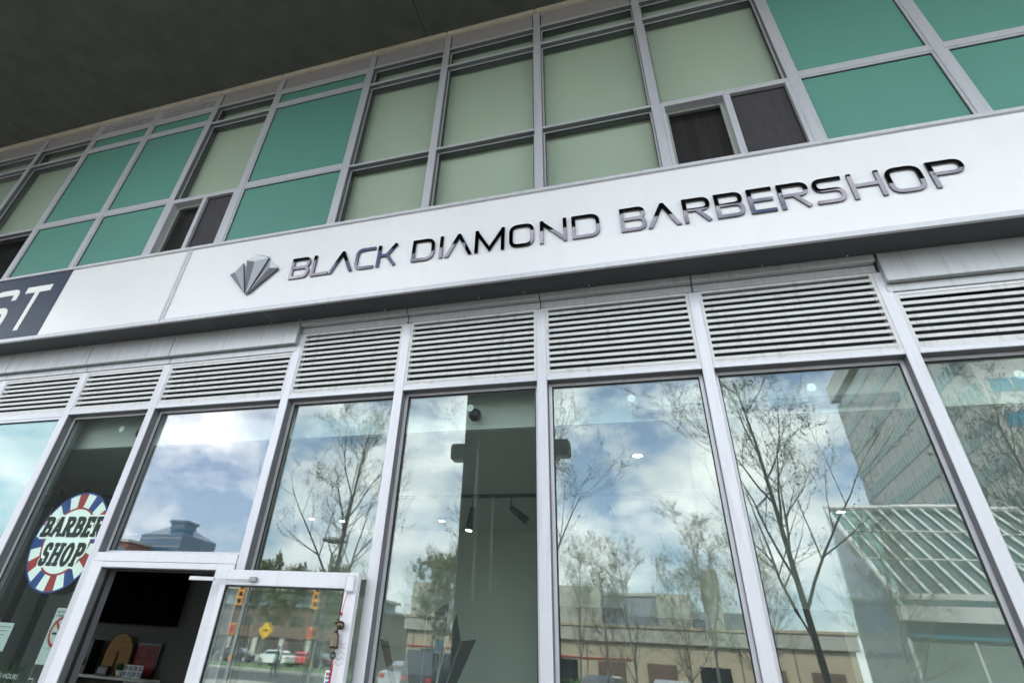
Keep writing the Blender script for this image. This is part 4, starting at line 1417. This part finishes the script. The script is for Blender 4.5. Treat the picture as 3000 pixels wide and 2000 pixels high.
hd = thing('clipped_hedge', 'dark clipped hedge mirrored at the foot of the beige hall', 'hedge', (-3, -34, 0))
hr = random.Random(5)
b = MB()
for k in range(2600):
    c_ = Vector((hr.uniform(-11, 3.5), -34 + hr.uniform(-0.5, 0.5), hr.uniform(0.1, 1.25)))
    a_ = Vector((hr.uniform(-1, 1), hr.uniform(-1, 1), hr.uniform(-1, 1))).normalized() * 0.13
    e_ = Vector((hr.uniform(-1, 1), hr.uniform(-1, 1), hr.uniform(-1, 1))).normalized() * 0.10
    i0 = len(b.v)
    b.v += [tuple(c_ - a_), tuple(c_ + e_), tuple(c_ + a_), tuple(c_ - e_)]
    b.f.append((i0, i0 + 1, i0 + 2, i0 + 3))
b.build('foliage', 'plant_green', hd, kind='stuff')
MB().box(-11, 3.5, -34.35, -33.65, 0.0, 1.0).build('core', 'bark', hd)

# ---------------------------------------------------------------- cars
def car(name_label, loc, rot, paint, van=False):
    t = thing('parked_van' if van else 'parked_car', name_label, 'van' if van else 'car', (0, 0, 0), 'cars across the street')
    Lh, W2, H = 2.2, 0.88, 1.9 if van else 1.45
    prof = [(-2.2, 0.35), (-2.25, 0.75), (-2.1, 0.95), (-1.35, 1.02), (-0.75, H - 0.02), (1.0, H), (1.75, 1.05), (2.2, 0.98), (2.25, 0.4), (1.9, 0.25), (-1.9, 0.25)]
    if van:
        prof = [(-2.2, 0.35), (-2.25, 0.85), (-2.0, 1.1), (-1.5, 1.2), (-0.9, H - 0.03), (2.1, H), (2.25, 1.0), (2.25, 0.4), (1.9, 0.25), (-1.9, 0.25)]
    b = MB()
    b.prism(prof, -W2, W2)
    b.v = [(v[0], v[1] * (1 - 0.16 * max(0, (v[2] - 1.0) / (H - 1.0))), v[2]) for v in b.v]
    b.build('body', paint, t, bevel=0.06)
    g_ = MB()
    top = H - 0.10
    sidep = [(-1.15, 1.05), (-0.68, top), (0.93, top), (1.5, 1.08)] if not van else [(-1.3, 1.2), (-0.85, top), (0.5, top), (0.5, 1.2)]
    for s_ in (-1, 1):
        y = s_ * (W2 * 0.93)
        m = MB()
        m.v = [(x, s_ * (W2 * (1 - 0.16 * max(0, (z - 1.0) / (H - 1.0))) + 0.006), z) for x, z in sidep]
        m.f = [(0, 1, 2, 3)]
        m.build('side_window', 'car_glass', t)
    xs = (-1.30, -0.78) if not van else (-1.46, -0.93)
    m = MB()
    m.v = [(xs[0] - 0.03, -W2 * .9, 1.07), (xs[0] - 0.03, W2 * .9, 1.07), (xs[1] - 0.03, W2 * .78, H - 0.07), (xs[1] - 0.03, -W2 * .78, H - 0.07)]
    m.f = [(0, 1, 2, 3)]
    m.build('windscreen', 'car_glass', t)
    if not van:
        m = MB()
        m.v = [(1.70, -W2 * .9, 1.1), (1.70, W2 * .9, 1.1), (1.06, W2 * .78, H - 0.05), (1.06, -W2 * .78, H - 0.05)]
        m.f = [(3, 2, 1, 0)]
        m.build('rear_window', 'car_glass', t)
    for x in (-1.4, 1.35):
        for s_ in (-1, 1):
            wv = MB()
            wv.lathe([(0.33, -0.1), (0.34, 0), (0.33, 0.1)], (x, s_ * 0.82, 0.33), 20, 'y')
            w_ = wv.build('wheel', 'rubber', t)
            MB().lathe([(0.2, -0.02), (0.19, 0.02)], (x, s_ * 0.92, 0.33), 14, 'y').build('rim', 'car_silver', w_)
    for s_ in (-1, 1):
        MB().box(-2.27, -2.15, s_ * 0.62 - 0.16, s_ * 0.62 + 0.16, 0.68, 0.82).build('headlight', 'white_print', t, bevel=0.02)
        MB().box(2.17, 2.27, s_ * 0.66 - 0.14, s_ * 0.66 + 0.14, 0.75, 0.92).build('tail_light', 'red', t, bevel=0.02)
    t.location = loc
    t.rotation_euler.z = rot
    return t


p = at(-0.655, 0, 66)
car('white hatchback mirrored behind the walking person', (p.x, p.y, 0.15), 0.2, 'car_white')
p = at(-0.602, 0, 69)
car('red car mirrored right of the white hatchback', (p.x, p.y, 0.15), 1.2, 'car_red')
p = at(-0.570, 0, 70)
car('dark car mirrored at the right edge of the door glass', (p.x, p.y, 0.15), 0.3, 'car_dark')
p = at(-0.735, 0, 70)
car('dark car mirrored at the left edge of the door glass', (p.x, p.y, 0.15), 2.9, 'car_dark')
for rx, D, pt, lab, vn in ((-0.405, 33, 'car_silver', 'silver car mirrored under the left point of the window decal', False), (-0.365, 31, 'car_dark', 'dark van mirrored under the middle of the window decal', True),
                           (-0.325, 32, 'car_dark', 'dark car mirrored under the right point of the window decal', False), (-0.115, 36, 'car_dark', 'dark car mirrored below the centre right window', False), (-0.02, 37, 'car_silver', 'silver car mirrored at the foot of the bushy tree', False)):
    p = at(rx, 0, D)
    car(lab, (p.x, p.y, 0.10), math.pi / 2 + 0.15, pt, vn)


# ---------------------------------------------------------------- traffic signals and signs
def signal(px, D, zt, lab, arm=0.0):
    p = at(px, 0, D)
    t = thing('traffic_signal', lab, 'traffic light', (p.x, p.y, 0.1), 'yellow traffic signals at the junction')
    MB().tube([(p.x + 0.35, p.y, 0.1), (p.x + 0.35, p.y, zt + 0.7)], 0.085, 10).build('pole', 'steel_grey', t)
    MB().box(p.x - 0.25, p.x + 0.25, p.y - 0.1, p.y + 0.12, zt - 0.6, zt + 0.6).build('backboard', 'signal_yellow', t, bevel=0.03)
    for k, m in enumerate(('red', 'black_plastic', 'black_plastic')):
        MB().lathe([(0.11, 0.0), (0.10, 0.05)], (p.x, p.y + 0.12, zt + 0.36 - 0.36 * k), 14, 'y').build('lens', m, t)
        MB().box(p.x - 0.13, p.x + 0.13, p.y + 0.12, p.y + 0.3, zt + 0.48 - 0.36 * k, zt + 0.50 - 0.36 * k).build('visor', 'signal_yellow', t)
    MB().box(p.x - 0.02, p.x + 0.40, p.y - 0.05, p.y + 0.05, zt + 0.30, zt + 0.36).build('bracket', 'steel_grey', t)
    z2 = zt - 1.75
    MB().box(p.x - 0.2, p.x + 0.2, p.y - 0.1, p.y + 0.12, z2 - 0.30, z2 + 0.28).build('walk_signal', 'signal_yellow', t, bevel=0.03)
    MB().box(p.x - 0.14, p.x + 0.14, p.y + 0.121, p.y + 0.13, z2 - 0.2, z2 + 0.2).build('walk_lens', 'red', t)
    MB().box(p.x + 0.26, p.x + 0.44, p.y + 0.05, p.y + 0.13, 1.0, 1.25).build('push_button', 'signal_yellow', t)
    return t


signal(-0.750, 33, 4.25, 'yellow traffic signal mirrored at the upper left of the door glass')
signal(-0.592, 33, 4.25, 'yellow traffic signal mirrored at the upper right of the door glass')
p = at(-0.684, 0.026, 36)
ds = thing('diamond_sign', 'yellow diamond warning sign mirrored in the middle of the door glass', 'sign', (p.x, p.y, 0.1))
MB().tube([(p.x, p.y - 0.05, 0.1), (p.x, p.y - 0.05, p.z)], 0.04, 8).build('post', 'steel_grey', ds)
MB().prism([(p.x, p.z - 0.48), (p.x + 0.48, p.z), (p.x, p.z + 0.48), (p.x - 0.48, p.z)], p.y + 0.03, p.y).build('plate', 'sign_yellow', ds)
MB().prism([(p.x - 0.18, p.z - 0.05), (p.x + 0.18, p.z - 0.05), (p.x + 0.18, p.z + 0.05), (p.x - 0.18, p.z + 0.05)], p.y + 0.035, p.y + 0.031).build('symbol', 'black_print', ds)
p = at(-0.585, 0.168, 22)
lp = thing('street_lamp', 'flat headed street lamp mirrored among the branches above the open door', 'street lamp', (p.x, p.y, 0.1))
MB().tube([(p.x, p.y, 0.1), (p.x, p.y, p.z - 0.4)], [0.07, 0.05], 10).build('pole', 'steel_grey', lp)
for s_ in (-1, 1):
    MB().tube([(p.x, p.y, p.z - 0.45), (p.x + s_ * 0.25, p.y, p.z - 0.02)], 0.022, 6).build('arm', 'steel_grey', lp)
MB().lathe([(0.30, 0.0), (0.48, 0.04), (0.46, 0.12), (0.2, 0.18)], (p.x, p.y, p.z), 20).build('lamp_head', 'steel_grey', lp)
p = at(-0.352, -0.02, 30)
bs = thing('blue_panel', 'blue street panel mirrored behind the small tree in the decal', 'sign', (p.x, p.y, 0.1))
MB().box(p.x - 0.75, p.x - 0.35, p.y - 0.05, p.y + 0.05, 0.3, 2.5).build('panel', 'tower_glass_blue', bs)
MB().box(p.x + 0.1, p.x + 0.5, p.y - 0.05, p.y + 0.05, 0.3, 2.5).build('panel', 'tower_glass_blue', bs)
MB().box(p.x - 0.8, p.x + 0.55, p.y - 0.06, p.y + 0.06, 0.1, 0.29).build('base', 'steel_grey', bs)

# ---------------------------------------------------------------- person walking on the far pavement
p = at(-0.650, 0, 38.0)


def skin_person(loc, lab):
    t = thing('person', lab, 'person', loc)
    J = {'pel': (0, 0, .95, .15), 'waist': (0, 0, 1.10, .145), 'chest': (0, 0, 1.32, .17), 'neck': (0, .01, 1.48, .06), 'head': (0, .02, 1.60, .10), 'top': (0, .02, 1.70, .085),
         'hl': (.09, 0, .88, .105), 'kl': (.10, .14, .50, .075), 'al': (.10, .10, .09, .05), 'fl': (.10, .24, .05, .04),
         'hr': (-.09, 0, .88, .105), 'kr': (-.10, -.02, .48, .075), 'ar': (-.10, -.26, .12, .05), 'fr': (-.10, -.14, .05, .04),
         'sl': (.19, 0, 1.40, .075), 'el': (.25, -.08, 1.14, .055), 'wl': (.24, .05, .92, .04), 'nl': (.235, .09, .84, .035),
         'sr': (-.19, 0, 1.40, .075), 'er': (-.25, .06, 1.14, .055), 'wr': (-.24, .20, .95, .04), 'nr': (-.235, .25, .88, .035)}
    E_ = [('pel', 'waist'), ('waist', 'chest'), ('chest', 'neck'), ('neck', 'head'), ('head', 'top'), ('pel', 'hl'), ('hl', 'kl'), ('kl', 'al'), ('al', 'fl'), ('pel', 'hr'), ('hr', 'kr'), ('kr', 'ar'), ('ar', 'fr'),
          ('chest', 'sl'), ('sl', 'el'), ('el', 'wl'), ('wl', 'nl'), ('chest', 'sr'), ('sr', 'er'), ('er', 'wr'), ('wr', 'nr')]
    ks = list(J)
    me = bpy.data.meshes.new('body')
    me.from_pydata([J[k][:3] for k in ks], [(ks.index(a), ks.index(b)) for a, b in E_], [])
    o = bpy.data.objects.new('body', me)
    COL.objects.link(o)
    o.parent = t
    md = o.modifiers.new('skin', 'SKIN')
    for i, k in enumerate(ks):
        me.skin_vertices[0].data[i].radius = (J[k][3], J[k][3] * 0.9)
    me.skin_vertices[0].data[0].use_root = True
    o.modifiers.new('sub', 'SUBSURF').levels = 2
    me.materials.append(MATS['coat_navy'])
    MB().lathe([(0.001, 0.125), (0.06, 0.115), (0.10, 0.06), (0.112, 0.0), (0.1, -0.03)], (loc[0], loc[1] - 0.0, loc[2] + 1.63), 14).build('hat', 'blue', t, smooth=True)
    MB().lathe([(0.07, 0.06), (0.085, 0.0), (0.06, -0.07)], (loc[0], loc[1] + 0.045, loc[2] + 1.58), 12).build('face', 'skin', t, smooth=True)
    return t


pp_ = skin_person((p.x, p.y, 0.12), 'person in dark clothing walking, mirrored in front of the white car')
pp_.rotation_euler.z = 1.4
